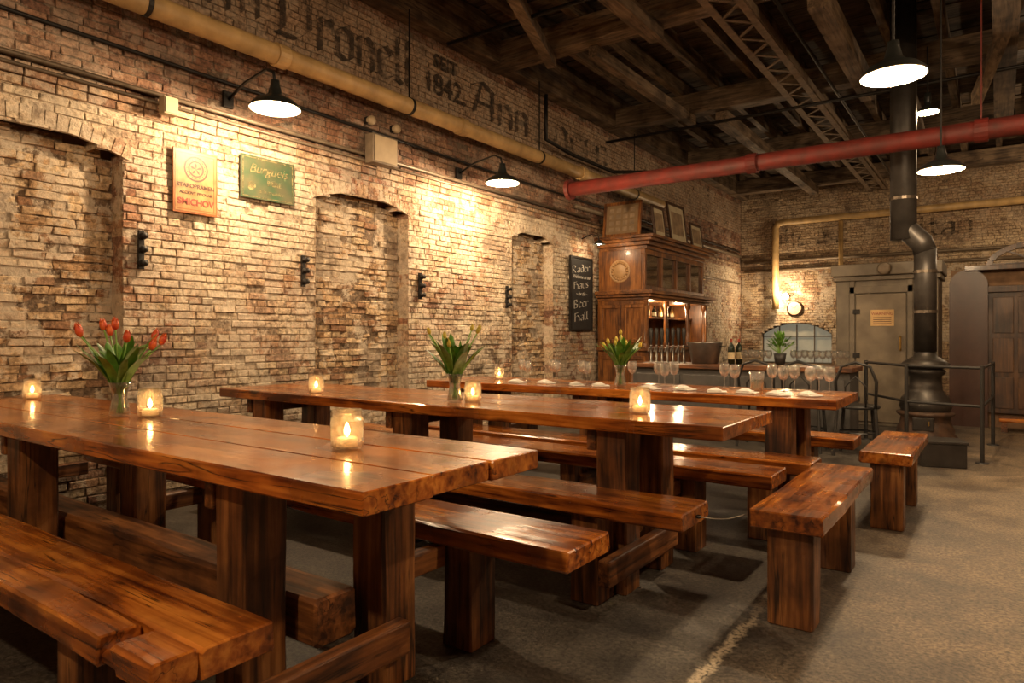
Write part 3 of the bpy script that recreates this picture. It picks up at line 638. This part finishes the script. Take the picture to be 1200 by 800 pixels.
bench(-4.6,-1.38,.84,[-1.95,-3.3,-4.35],'wooden bench with a split notch in the bottom left corner, nearest of all',notch=(-1.63,-1.56))
bench(-4.4,-1.08,1.95,[-1.58,-3.22,-4.2],'wooden bench on the far side of the nearest table')
bench(-4.2,-.96,2.58,[-1.42,-2.7,-3.9],'wooden bench on the near side of the middle table, hooked to the wire')
bench(-4.2,-.88,3.5,[-1.34,-2.65,-3.95],'wooden bench on the far side of the middle table')
bench(-3.7,-.80,3.93,[-1.08,-2.3,-3.4],'wooden bench on the near side of the furthest table')
bench(-3.7,-.76,5.0,[-1.08,-2.3,-3.4],'wooden bench on the far side of the furthest table')
bench(2.68,3.88,-.655,[2.82,3.62],'short wooden bench standing crosswise in the aisle, nearer of the two',rz=PI/2,group='short benches in the aisle',wd=.27,lw=.17)
bench(4.42,5.46,-.53,[4.54,5.26],'short wooden bench standing crosswise in the aisle, further of the two',rz=PI/2,group='short benches in the aisle',wd=.27,lw=.17)
t=thing('tie_wire','thin metal wire linking two bench ends above the floor','wire',(-.955,2.58,.42))
MB().tube([(0,0,0),(.05,.04,-.01),(.09,.09,-.015),(.145,.14,-.0)],.0025,6).build('wire_run',M_steel,t); MB().lathe([(.008,-.006),(.012,0),(.008,.006)],(0.005,0,0),10).build('hook_ring',M_iron,t)
# ---------------------------------------------------------------- candles
def candle(loc,label,s=1.0,w=.5):
    t=thing('candle_jar',label,'candle',loc,0,'lit candles in glass jars')
    pr=[(0,.001),(.040,.001),(.045,.008),(.046,.075),(.043,.09),(.040,.096),(.041,.112),(.038,.112),(.037,.097),(.042,.088),(.043,.01),(0,.006)]
    MB().lathe([(r*s,z*s) for r,z in pr],n=28).build('glass_jar',M_jar,t,smooth=True)
    r=MB();
    for zz in(.099,.106): r.lathe([(.0405*s,zz*s-.0015),(.0428*s,zz*s),(.0405*s,zz*s+.0015)],n=24)
    r.build('screw_rim',M_glass,t,smooth=True)
    MB().lathe([(0,.008*s),(.030*s,.008*s),(.030*s,.03*s),(.026*s,.033*s),(0,.031*s)],n=20).build('wax_candle',M_wax,t,smooth=True)
    MB().lathe([(0,.034*s),(.006*s,.042*s),(.009*s,.05*s),(.005*s,.066*s),(0,.076*s)],n=10).build('flame',M_flame,t,smooth=True)
    light((loc[0],loc[1],loc[2]+.058*s),w,.008,(1,.62,.28),'candle_light')
TZ=.7705
candle((-1.65,1.43,TZ),'large candle jar on the nearest table, closest to the table end',1.1,1.1)
candle((-3.0,1.5,TZ),'candle jar standing beside the vase of red tulips',1.1,1.1)
candle((-4.4,1.55,TZ),'candle jar at the left edge of the photo on the nearest table',1,.7)
candle((-3.42,2.72,TZ),'candle jar at the wall end of the middle table, left of the vase',1,.7)
candle((AY(554,2.85),2.85,TZ),'candle jar just right of the tulips on the middle table',1,.7)
candle((AY(750,2.87),2.87,TZ),'candle jar near the open end of the middle table',1.05,.9)
candle((AY(585,4.5),4.5,TZ),'candle jar at the left end of the furthest table',.85,.5)
# ---------------------------------------------------------------- tulips
def tulips(loc,label,hc,nf=8,nl=14,s=1.0,seed=1,fs_=1.0):
    rnd=random.Random(seed);t=thing('tulip_vase',label,'vase of flowers',loc)
    MB().lathe([(0,.002),(.036,.002),(.042,.01),(.036,.05),(.028,.085),(.034,.12),(.046,.15),(.043,.15),(.031,.12),(.025,.085),(.033,.05),(.038,.012),(0,.008)],n=24).build('glass_vase',M_glass,t,smooth=True)
    MB().lathe([(0,.010),(.036,.012),(.031,.05),(.023,.08),(0,.08)],n=20).build('water',M_water,t,smooth=True)
    for i in range(nf):
        a=2*PI*i/nf+rnd.uniform(-.4,.4);rr=rnd.uniform(.03,.16)*s;h=rnd.uniform(.25,.345)*s
        tip=Vector((math.cos(a)*rr,math.sin(a)*rr,h))
        pts=[Vector((math.cos(a+3)*.012,math.sin(a+3)*.012,.015)),Vector((math.cos(a)*.012,math.sin(a)*.012,.13)),Vector((tip.x*.5,tip.y*.5,.13+(h-.13)*.55)),tip]
        MB().tube(pts,.0035,6).build('stem',M_stem,t,smooth=True)
        q=Vector((math.cos(a)*rr*.6,math.sin(a)*rr*.6,.24)).to_track_quat('Z','Y').to_matrix()*fs_
        f=MB();f.lathe([(.003,-.003),(.013,.006),(.017,.02),(.016,.034),(.009,.048),(.002,.056)],tip,10,q)
        for k in range(3):
            b=2*PI*k/3; f.add([tip+q@Vector((math.cos(b+o_)*r_,math.sin(b+o_)*r_,z_)) for o_,r_,z_ in((-.9,.018,.02),(.9,.018,.02),(.5,.014,.045),(0,.006,.064),(-.5,.014,.045))],[(0,1,2,3,4)])
        f.build('tulip_flower',hc,t,smooth=True)
    for i in range(nl):
        a=2*PI*i/nl+rnd.uniform(-.3,.3);L_=rnd.uniform(.2,.32)*s;w=rnd.uniform(.016,.027)*s
        out=rnd.uniform(.02,.17)*s; side=Vector((-math.sin(a),math.cos(a),0)); vs=[];fs=[]; bend=rnd.uniform(.05,.3)
        for k in range(9):
            u=k/8; r_=.01+out*u**1.5; z=.10+L_*.85*(u-bend*u**3.2); ww=w*math.sin(PI*min(.98,.15+u*.83))**.7*(1 if u<1 else .05)
            c=Vector((math.cos(a)*r_,math.sin(a)*r_,z)); inw=Vector((math.cos(a),math.sin(a),0))*ww*.35
            vs+=[c+side*ww+inw,c,c-side*ww+inw]
        for k in range(8): fs+=[(k*3,k*3+1,k*3+4,k*3+3),(k*3+1,k*3+2,k*3+5,k*3+4)]
        MB().add(vs,fs).build('leaf',M_leaf,t,smooth=True)
    return t
tulips((-3.12,1.43,TZ),'glass vase of red tulips on the nearest table',M_red,9,34,1.14,3,.9)
tulips((AY(533,2.8),2.8,TZ),'glass vase of yellow-green tulips on the middle table',M_yel,8,34,1.12,5,.66)
tulips((AY(727,4.3),4.3,TZ),'glass vase of yellow-green tulips on the furthest table',M_yel,8,34,1.05,8,.68)
# ---------------------------------------------------------------- glassware
def wine_glass(loc,label,group,s=1.0):
    t=thing('wine_glass',label,'glass',loc,0,group)
    MB().lathe([(.004,.075*s),(.02*s,.08*s),(.034*s,.105*s),(.036*s,.13*s),(.029*s,.165*s),(.027*s,.165*s),(.034*s,.13*s),(.032*s,.106*s),(.0,.082*s)],n=16).build('bowl',M_glass,t,smooth=True)
    MB().lathe([(.004,.006),(.003,.02),(.003,.06*s),(.005,.077*s)],n=8).build('stem',M_glass,t,smooth=True)
    MB().lathe([(0,.001),(.032*s,.001),(.03*s,.004),(.005,.008)],n=16).build('foot',M_glass,t,smooth=True)
    return t
g1='wine glasses on the furthest long table';first=None
for px,yy in [(612,4.62),(618,4.4),(648,4.62),(652,4.45),(682,4.6),(688,4.4),(741,4.66),(772,4.6),(779,4.45),(790,4.66),(849,4.66),(861,4.5),(905,4.66),(918,4.5),(931,4.66),(950,4.5),(960,4.66),(972,4.5)]:
    L_='clear stemmed wine glass in the row on the furthest long table'
    if not first: first=wine_glass((AY(px,yy),yy,TZ),L_,g1)
    else: dup(first,(AY(px,yy),yy,TZ))
g2='wine glasses on the grey bar counter'
for px,yy in [(872,7.75),(880,8.05),(886,7.8),(894,8.0),(901,7.75),(930,8.0),(936,7.75),(943,8.05),(950,7.78),(957,8.0),(964,7.75),(971,8.05),(978,7.78),(985,8.0),(992,7.76)]:
    c_=dup(first,(AY(px,yy),yy,.802),'clear stemmed wine glass standing on the dark counter in front of the far wall'); c_['group']=g2
for i,(px,yy) in enumerate([(606,4.2),(640,4.26),(676,4.2),(704,4.24),(762,4.2),(803,4.27),(840,4.2),(876,4.25),(912,4.2),(949,4.26)]):
    t=thing('napkin','folded white linen napkin laid on the furthest table','napkin',(AY(px,yy),yy,TZ),random.uniform(-.9,.9),'folded napkins on the furthest table')
    n=MB();n.box(-.06,.06,-.045,.045,0,.010);n.box(-.055,.03,-.04,.035,.010,.018);n.add([(-.05,-.035,.018),(.025,-.035,.018),(.02,.03,.018),(-.045,.03,.018),(-.03,-.01,.030),(.0,.0,.034)],[(0,1,5,4),(2,3,4,5),(0,4,3),(1,2,5)]);n.build('folded_cloth',M_napkin,t,bevel=.004)
def jar(px,yy):
    t=thing('water_tumbler','squat clear tumbler near the open end of the furthest table','glass',(AY(px,yy),yy,TZ),0)
    MB().lathe([(0,.002),(.04,.002),(.047,.12),(.045,.12),(.038,.008),(0,.008)],n=18).build('tumbler_body',M_glass,t,smooth=True); MB().lathe([(0,.009),(.038,.01),(.042,.07),(0,.07)],n=16).build('water',M_water,t)
jar(887,4.55)
# ---------------------------------------------------------------- bar counter and things on it
cx0,cx1=-3.66,-1.2
t=thing('bar_counter','dark grey bar counter with a wooden top in front of the far wall','counter',((cx0+cx1)/2,7.9,0)); w2=(cx1-cx0)/2
MB().box(-w2+.03,w2-.03,-.27,.27,0,.75).build('counter_body',M_counter,t,bevel=.004)
n=MB()
for k in range(4): 
    a=-w2+.08+k*(2*w2-.12)/4; n.box(a,a+(2*w2-.12)/4-.04,-.285,-.27,.12,.68)
n.build('front_panel',M_counter,t,bevel=.006); MB().box(-w2,w2,-.33,.33,.75,.80).build('counter_top',W_legx,t,bevel=.006); MB().box(-w2+.05,w2-.05,-.25,.25,0,.08).build('plinth',M_black,t)
x=AY(826,7.9);t=thing('ice_tub','galvanised metal ice tub with two handles on the counter','tub',(x,7.9,.801))
MB().lathe([(0,.001),(.15,.001),(.20,.24),(.21,.25),(.195,.25),(.145,.012),(0,.012)],n=28).build('tub_body',M_galv,t,smooth=True)
for s_ in(-1,1): MB().tube([(s_*.19,-.04,.2),(s_*.235,-.03,.2),(s_*.235,.03,.2),(s_*.19,.04,.2)],.006,6).build('handle',M_iron,t)
for px,yy,lb in((857,7.75,'dark wine bottle right of the ice tub, left one of the pair'),(866,7.85,'dark wine bottle right of the ice tub, right one of the pair')):
    t=thing('wine_bottle',lb,'bottle',(AY(px,yy),yy,.801),0)
    MB().lathe([(0,.001),(.037,.001),(.038,.18),(.03,.21),(.014,.235),(.013,.29),(0,.29)],n=16).build('bottle_body',M_bottle,t,smooth=True);MB().lathe([(.0385,.06),(.0388,.14)],n=16).build('paper_label',M_lab,t,smooth=True);MB().lathe([(.0145,.25),(.015,.293),(0,.293)],n=12).build('foil_cap',M_sred,t)
tp=None
for k in range(7):
    px=763+k*6.4; loc=(AY(px,7.9),7.9,.801)
    if tp: dup(tp,loc); continue
    tp=thing('beer_tap','black handled beer tap in the row at the left end of the bar counter','tap',loc,0,'beer taps on the bar counter')
    MB().lathe([(.028,0),(.028,.01),(.013,.02),(.013,.2),(.02,.21),(0,.215)],n=12).build('tap_column',M_galv,tp,smooth=True);MB().tube([(0,0,.17),(0,-.06,.17),(0,-.085,.13)],.009,8).build('spout',M_galv,tp);MB().lathe([(.008,.215),(.014,.25),(.026,.37),(.018,.42),(0,.425)],n=10).build('tap_handle',M_black,tp,smooth=True)
x=AY(914,7.95);t=thing('potted_plant','small bushy plant in a dark pot on the bar counter','plant',(x,7.95,.801))
MB().lathe([(0,.001),(.05,.001),(.07,.13),(.06,.13),(0,.12)],n=16).build('pot',M_black,t,smooth=True)
rnd=random.Random(5);n=MB();s2_=MB()
for k in range(90):
    d=Vector((rnd.gauss(0,1),rnd.gauss(0,1),abs(rnd.gauss(0,1))+.5)).normalized();r_=rnd.uniform(.06,.2);p=Vector((0,0,.13))+d*r_+Vector((0,0,.04))
    q=d.to_track_quat('Z','Y').to_matrix(); n.add([p+q@Vector(v) for v in((0,-.0,-.03),(.018,0.003,0),(0,0,.035),(-.018,0.003,0))],[(0,1,2,3)])
    if k%6==0:s2_.tube([(0,0,.12),tuple(p)],.003,5)
n.build('foliage',M_leaf,t);s2_.build('stems',M_stem,t)
# ---------------------------------------------------------------- bar cabinet
bx0,bx1,by0,by1=-4.64,-3.87,8.61,10.94; cxx,cyy=(bx0+bx1)/2,(by0+by1)/2
t=thing('bar_cabinet','tall carved brown wooden bar cabinet with cornice against the brick wall','cabinet',(cxx,cyy,0))
hx,hy=(bx1-bx0)/2,(by1-by0)/2
MB().box(-hx,hx,-hy,hy,0,.92).build('cupboard_base',W_cab,t,bevel=.006)
MB().box(-hx-.0,hx+.08,-hy-.04,hy+.04,.92,.97).build('worktop',W_cabx,t,bevel=.006)
MB().box(-hx,hx-.02,-hy,-hy+.05,.97,1.62).build('side_panel',W_cab,t);MB().box(-hx,hx-.02,hy-.05,hy,.97,1.62).build('side_panel',W_cab,t);MB().box(-hx,-hx+.04,-hy+.05,hy-.05,.97,1.62).build('back_panel',W_cab,t)
for (a,b,c_,d) in((-hx+.04,-.02,.1,.85),(.02,hx-.04,.1,.85),(-hx+.04,-.02,1.03,1.56),(.02,hx-.06,1.03,1.56)):
    n=MB();n.box(a,b,-hy-.02,-hy,c_,c_+.05);n.box(a,b,-hy-.02,-hy,d-.05,d);n.box(a,a+.05,-hy-.02,-hy,c_+.05,d-.05);n.box(b-.05,b,-hy-.02,-hy,c_+.05,d-.05);n.build('panel_moulding',W_cab,t,bevel=.005)
for k in range(3):
    a=-hy+.08+k*(2*hy-.16)/3;b=a+(2*hy-.16)/3-.06
    n=MB();n.box(hx,hx+.018,a,b,.12,.84);d_=n.build('cupboard_door',W_cab,t,bevel=.008)
    MB().lathe([(0,0),(.015,.0),(.018,.02),(0,.03)],(hx+.018,b-.06,.5),10,Matrix.Rotation(PI/2,3,'Y')).build('door_knob',M_brass,d_)
for yy in(-hy+.03,-.42,.42,hy-.03):
    MB().lathe([(.045,.97),(.045,1.02),(.03,1.04),(.036,1.2),(.028,1.45),(.03,1.53),(.045,1.55),(.045,1.62)],(hx-.06,yy,0),14).build('turned_column',W_cab,t,smooth=True)
def cornice(z,steps,name):
    n=MB()
    for dz0,dz1,pr in steps:n.box(-hx,hx+pr,-hy-pr,hy+pr,z+dz0,z+dz1)
    n.build(name,W_cabx,t,bevel=.006)
cornice(1.62,[(0,.04,.02),(.04,.08,.06),(.08,.13,.10)],'middle_cornice')
MB().box(-hx,hx-.12,-hy+.03,-hy+.08,1.75,2.32).build('upper_side_panel',W_cab,t);MB().box(-hx,hx-.12,hy-.08,hy-.03,1.75,2.32).build('upper_side_panel',W_cab,t);MB().box(-hx,-hx+.05,-hy+.08,hy-.08,1.75,2.32).build('upper_back_panel',W_cab,t)
n=MB();n.box(hx-.12,hx-.06,-hy+.03,hy-.03,1.75,1.82);n.box(hx-.12,hx-.06,-hy+.03,hy-.03,2.25,2.32)
for k in range(5):
    a=-hy+.03+k*(2*hy-.12)/4;n.box(hx-.12,hx-.06,a,a+.06,1.82,2.25)
n.build('window_frame',W_cab,t,bevel=.005)
M_pane=glass('cabinet_pane',(.8,.75,.6))
for k in range(4):
    a=-hy+.09+k*(2*hy-.12)/4;MB().box(hx-.10,hx-.095,a,a+(2*hy-.12)/4-.06,1.82,2.25).build('glass_pane',M_pane,t)
cornice(2.32,[(0,.05,-.04),(.05,.10,.02),(.10,.14,.08),(.14,.18,.12)],'top_cornice')
n=MB();M3=Matrix.Rotation(PI/2,3,'X')
n.lathe([(.13,0),(.145,.012),(.16,.0)],(-.06,-hy+.03,2.03),28,M3);n.lathe([(0,.006),(.09,.006),(.1,0)],(-.06,-hy+.03,2.03),28,M3)
for k in range(18):
    a=2*PI*k/18;n.lathe([(0,.02),(.018,.008),(.022,0)],(-.06+math.cos(a)*.118,-hy+.03,2.03+math.sin(a)*.118),8,M3)
n.build('carved_wreath',mat('carved_pale_wood',(.36,.21,.09),.5),t,smooth=True)
MB().box(-hx+.05,hx-.25,-hy+.06,hy-.06,1.38,1.41).build('inner_shelf',W_cabx,t)
light((bx1-.25,9.2,1.5),18,.05);light((bx1-.25,10.3,1.5),18,.05)
for k in range(9):
    bo=thing('shelf_bottle','dark spirit bottle on the lit inner shelf of the bar cabinet','bottle',(-4.4,8.8+k*.24,1.411-.0),0,'bottles on the cabinet shelf')
    MB().lathe([(0,.0),(.035,.0),(.036,.11),(.012,.15),(.012,.19),(0,.19)],n=12).build('bottle_body',M_bottle if k%2 else M_brass,bo,smooth=True);MB().lathe([(.0365,.03),(.0367,.08)],n=12).build('paper_label',M_lab,bo)
M_frame=mat('dark_frame_wood',(.06,.028,.014),.4);M_mount=mat('aged_mount_card',(.22,.14,.07),.8);M_mount2=mat('cream_mount_card',(.5,.42,.28),.8);M_photo=mat('sepia_print',(.32,.22,.13),.6,0,.6,9,0)
def picture(loc,w,h,rz,label,motif):
    t=thing('framed_picture',label,'picture',loc,rz,'framed pictures on top of the cabinet'); t.rotation_euler=(-.13,0,rz)
    b=.045;n=MB();n.box(-w/2,w/2,-.015,.015,0,b);n.box(-w/2,w/2,-.015,.015,h-b,h);n.box(-w/2,-w/2+b,-.015,.015,b,h-b);n.box(w/2-b,w/2,-.015,.015,b,h-b);n.build('frame',W_cab if motif else M_frame,t,bevel=.005)
    MB().box(-w/2+b,w/2-b,-.004,.008,b,h-b).build('mount_card',M_mount if motif else M_mount2,t)
    n=MB()
    if motif:
        for i in range(4):
            for j in range(4):n.box(-w*.34+i*w*.18,-w*.34+i*w*.18+w*.12,-.006,-.004,h*.16+j*h*.18,h*.16+j*h*.18+h*.12)
    else:n.box(-w*.32,w*.32,-.006,-.004,h*.22,h*.78)
    n.build('print',M_photo,t)
picture((-4.28,8.62,2.505),.58,.50,0,'brown framed set of small prints facing the tables at the cabinet end',True)
picture((-3.92,9.15,2.505),.42,.48,PI/2,'small framed print standing first from the corner above the cabinet windows',False)
picture((-3.92,9.85,2.505),.66,.62,PI/2,'largest framed picture standing at the middle of the cabinet front edge',False)
picture((-3.92,10.62,2.505),.5,.42,PI/2,'small framed picture furthest along the cabinet front edge',False)
# ---------------------------------------------------------------- far side: window, gauge, vault, doors
c=(WINX0+WINX1)/2;w=(WINX1-WINX0)/2
def archpts(w,z0,zs,zc,n=14):
    h=zc-zs;R=(w*w+h*h)/(2*h);A=math.asin(w/R);return [(-w,z0),(w,z0)]+[(math.sin(A-2*A*k/n)*R,zc-R+math.cos(A-2*A*k/n)*R) for k in range(n+1)]
P=archpts(w,WZ0,WZS,WZC); wn=bpy.data.objects.new('window_1',None);COL.objects.link(wn);wn.location=(c,YF+.12,0);struct(wn)
MB().add([(x,.03,z) for x,z in P],[tuple(range(len(P)))]).build('pane',mat('lit_window_pane',(.32,.30,.22),.4,0,.5,3,0,(.7,.66,.48),.2),wn)
n=MB()
for a,b in zip(P,P[1:]+P[:1]): n.bar((a[0],0,a[1]),(b[0],0,b[1]),.04,.04,(0,1,0))
for k in range(1,4): n.bar((-w+2*w*k/4,0,WZ0),(-w+2*w*k/4,0,WZC-.05),.02,.022)
n.bar((-w,0,1.12),(w,0,1.12),.02,.02)
n.build('window_frame',M_steel,wn)
def gauge(loc,r,label):
    t=thing('round_gauge',label,'gauge',loc);Mx=Matrix.Rotation(PI/2,3,'X')
    MB().lathe([(r,-.03),(r*1.08,0),(r*1.05,.02),(r*.9,.02)],(0,0,0),24,Mx).build('bezel',M_brownp,t,smooth=True);MB().lathe([(0,.012),(r*.92,.012)],(0,0,0),24,Mx).build('dial',M_lab,t)
    n=MB();n.bar((0,-.014,0),(r*.4,-.014,r*.5),.012,.004);n.bar((0,-.014,0),(-r*.5,-.014,r*.3),.01,.004);n.build('dial_hand',M_black,t)
gauge((AY(931,15.37),15.37,1.12+33*14.5/800),.15,'round clock with dark rim on the far brick wall above the window')
gauge((AY(994,15.37),15.37,1.12+27*13.9/800),.09,'small round gauge beside the cream drop pipe')
vx0,vx1,vy=-1.76,-.54,10.0
t=thing('metal_vault','grey painted metal walk-in cabinet with cornice and warning sign','cabinet',((vx0+vx1)/2,vy+.0,0));hw=(vx1-vx0)/2
MB().box(-hw+.05,hw-.05,-.40,.30,0,1.86).build('cabinet_body',M_greyp,t,bevel=.01)
n=MB();n.box(-hw+.02,hw-.02,-.44,.32,1.82,1.88);n.box(-hw,hw,-.48,.34,1.88,2.03);n.build('cornice',M_greyp,t,bevel=.01)
n=MB();n.box(-.4,-.34,-.43,-.4,0,1.82);n.box(.24,.30,-.43,-.4,0,1.82);n.box(-.4,.3,-.43,-.4,1.66,1.75);n.build('door_surround',M_greyp,t,bevel=.006)
d_=MB().box(-.33,.23,-.425,-.401,.05,1.65).build('vault_door',mat('vault_door_paint',(.22,.175,.12),.5,.2,.45,5),t,bevel=.008)
MB().tube([(.17,-.45,.95),(.17,-.47,.97),(.17,-.47,1.1),(.17,-.45,1.12)],.012,8).build('door_handle',M_brass,d_)
n=MB();[n.box(-.36,-.28,-.44,-.425,z,z+.06) for z in(.3,.85,1.4)];n.build('hinge',M_iron,d_)
n=MB();n.box(-.16,.10,-.432,-.426,1.25,1.45);sg=n.build('warning_sign',mat('sign_paper',(.62,.40,.18),.7),t)
text('lettering','WARNING',.05,(-.03,-.4335,1.40),FR,M_sred,sg);n=MB();[n.box(-.13,.07,-.4335,-.4325,z,z+.008) for z in(1.35,1.325,1.3,1.275)];n.build('small_print',M_brown,sg)
MB().lathe([(.075,0),(.08,.03),(.06,.04),(0,.035)],(.0,-.48,1.955),18,Matrix.Rotation(PI/2,3,'X')).build('round_gauge',M_conduit,t,smooth=True)
struct(MB().box(-.5,3.5,10.35,10.5,0,1.95).build('wall_partition',M_wallp))
P=archpts(.2,0,1.72,1.95);o=MB();n_=len(P);o.add([(x,0,z) for x,z in P]+[(x,.12,z) for x,z in P],[tuple(range(n_)),tuple(range(2*n_-1,n_-1,-1))]+[(i,(i+1)%n_,(i+1)%n_+n_,i+n_) for i in range(n_)])
q=o.build('rounded_panel',M_brownp);q.location=(-.31,10.2,0);tag(q,'dark reddish brown round-topped panel between grey cabinet and dark door','panel')
dr=bpy.data.objects.new('door_1',None);COL.objects.link(dr);dr.location=(.45,10.3,0);struct(dr)
n=MB();n.box(-.62,-.56,-.06,.04,.18,1.72);n.box(.56,.62,-.06,.04,.18,1.72);n.box(-.62,.62,-.06,.04,1.66,1.74);n.build('door_frame',W_door,dr,bevel=.005)
for s_ in(-1,1):
    a,b=(-.56,-.005) if s_<0 else(.005,.56)
    l=MB().box(a,b,-.02,.03,.18,1.66).build('door_leaf',W_door,dr)
    for (p0,p1) in((.24,.62),(.68,1.1),(1.16,1.6)):
        for (u0,u1) in((a+.05,(a+b)/2-.02),((a+b)/2+.02,b-.05)):
            n=MB();n.box(u0,u1,-.032,-.02,p0,p1);n.build('door_panel',W_door,l,bevel=.01)
    MB().lathe([(.012,0),(.02,.03),(0,.04)],(.05 if s_>0 else -.05,-.02,.92),10,Matrix.Rotation(PI/2,3,'X')).build('door_knob',M_brass,l)
struct(MB().box(-.35,3.3,10.15,10.36,1.93,1.99).build('trim_60',W_door,bevel=.005))
n=MB();A_=[(math.cos(PI*k/12),math.sin(PI*k/12)) for k in range(13)]
for (a,b) in zip(A_,A_[1:]): n.bar((a[0]*.55,0,a[1]*.26),(b[0]*.55,0,b[1]*.26),.06,.1,(0,1,0))
for k in(3,5,7,9): n.bar((0,0,0),(A_[k][0]*.55,0,A_[k][1]*.26),.02,.03,(0,1,0))
n.bar((-.55,0,0),(.55,0,0),.05,.08,(0,1,0)); q=n.build('trim_61',W_door);q.location=(.45,10.3,1.99);struct(q)
t=thing('wooden_step','low wooden step in front of the dark panelled door','step',(.55,9.95,0))
MB().plank(-.55,.6,-.16,.16,.12,.165,8).build('tread',W_bench,t);
for x_ in(-.5,.5):MB().box(x_-.03,x_+.03,-.14,.14,0,.12).build('riser_block',W_legy,t)
# ---------------------------------------------------------------- stove
M_cast=mat('cast_iron',(.05,.043,.037),.45,.5,.4,10,.2);M_rust=mat('rusty_cast_iron',(.10,.05,.025),.65,.2,.5,14,.4,c2=(.035,.025,.02))
t=thing('cast_iron_stove','old round cast iron stove with flared base behind the rail','stove',(-.60,7.95,0))
MB().lathe([(0,.1),(.27,.1),(.28,.13),(.25,.16),(.25,.2),(.225,.26),(.215,.32),(.25,.345),(.255,.365),(.21,.38)],n=28).build('ash_base',M_rust,t,smooth=True)
MB().lathe([(.21,.38),(.23,.42),(.215,.5),(.165,.56),(.145,.6),(.15,.62),(.14,.64),(.14,.72),(.17,.75),(.18,.78),(.15,.80)],n=28).build('fire_drum',M_cast,t,smooth=True)
MB().lathe([(.15,.80),(.21,.82),(.215,.85),(.16,.89),(.11,.92),(.09,.965)],n=28).build('domed_top',M_cast,t,smooth=True)
for k in range(4):
    a=PI/4+k*PI/2;MB().tube([(math.cos(a)*.22,math.sin(a)*.22,.12),(math.cos(a)*.28,math.sin(a)*.28,.06),(math.cos(a)*.30,math.sin(a)*.30,.0)],.025,8).build('stove_foot',M_rust,t)
d_=MB().box(-.09,.09,-.25,-.20,.2,.33).build('stove_door',M_cast,t,bevel=.01);MB().tube([(.05,-.25,.26),(.05,-.28,.26),(.05,-.28,.3)],.008,6).build('door_latch',M_brass,d_)
t=thing('stove_pipe','black stove flue rising to the roof with an offset elbow','flue',(-.60,7.95,0))
MB().tube([(.0,0,.967),(0.0,0,1.7),(0,0,2.0)],.10,20).build('lower_flue',M_cast,t,smooth=True)
MB().tube([(0,0,1.96),(-.03,0,2.06),(-.16,0,2.2),(-.19,0,2.3)],.105,20).build('elbow',M_cast,t,smooth=True)
MB().tube([(-.19,0,2.1),(-.19,0,4.6)],.12,20).build('upper_flue',M_cast,t,smooth=True)
for z in(1.35,1.75): MB().tube([(0,0,z),(0,0,z+.03)],.106,20).build('seam_band',M_steel,t)
for z in(2.5,3.1): MB().tube([(-.19,0,z),(-.19,0,z+.03)],.127,20).build('seam_band',M_steel,t)
t=thing('metal_box','dark squat metal box on the floor in front of the stove','box',(-.42,7.0,0),.3)
MB().box(-.17,.17,-.14,.14,0,.2).build('box_body',M_cast,t,bevel=.008);MB().box(-.18,.18,-.15,.15,.2,.225).build('box_lid',M_cast,t,bevel=.005)
PR=[(-1.18,8.3),(-.72,7.5),(-.12,7.3),(-.05,8.6)]
t=thing('guard_rail','black metal guard rail standing around the stove','railing',(0,0,0))
for x_,y_ in PR: MB().tube([(x_,y_,0),(x_,y_,.86)],.018,10).build('post',M_black,t);
for z in(.84,.5):
    for a,b in zip(PR,PR[1:]):MB().tube([(*a,z),(*b,z)],.013,8).build('rail_bar',M_black,t)
for x_,y_ in PR: MB().lathe([(0,.012),(.05,.01),(.055,0)],(x_,y_,0),14).build('base_plate',M_black,t)
ch=None
for x_,y_,rz,lb in((-2.02,7.25,.1,'black bentwood cafe chair at the counter, left of three'),(-1.55,7.2,-.1,'black bentwood cafe chair at the counter, middle of three'),(-1.1,7.2,.1,'black bentwood cafe chair at the counter, right of three')):
    if ch: dup(ch,(x_,y_,0),lb,rz);continue
    ch=thing('cafe_chair',lb,'chair',(x_,y_,0),rz,'black chairs at the counter')
    MB().lathe([(0,.44),(.19,.44),(.2,.455),(.19,.47),(0,.465)],n=24).build('seat',M_black,ch,smooth=True)
    for a in(.7,2.44): MB().tube([(math.cos(a)*.16,math.sin(a)*.16,.44),(math.cos(a)*.2,math.sin(a)*.2,0)],.015,8).build('leg',M_black,ch)
    for s_ in(-1,1): MB().tube([(s_*.19,-.2,0),(s_*.16,-.17,.45)],.015,8).build('leg',M_black,ch)
    MB().tube([(-.16,-.17,.45),(-.17,-.21,.7),(-.12,-.23,.84),(0,-.24,.88),(.12,-.23,.84),(.17,-.21,.7),(.16,-.17,.45)],.014,8).build('back_hoop',M_black,ch,smooth=True)
    MB().tube([(-.08,-.17,.46),(-.09,-.21,.65),(0,-.22,.75),(.09,-.21,.65),(.08,-.17,.46)],.009,8).build('inner_hoop',M_black,ch,smooth=True)
    MB().lathe([(.155,.2),(.163,.21),(.155,.22)],n=20).build('leg_ring',M_black,ch)
w_=bpy.data.worlds.new('w');S.world=w_;w_.use_nodes=True;w_.node_tree.nodes['Background'].inputs[0].default_value=(.03,.018,.01,1)
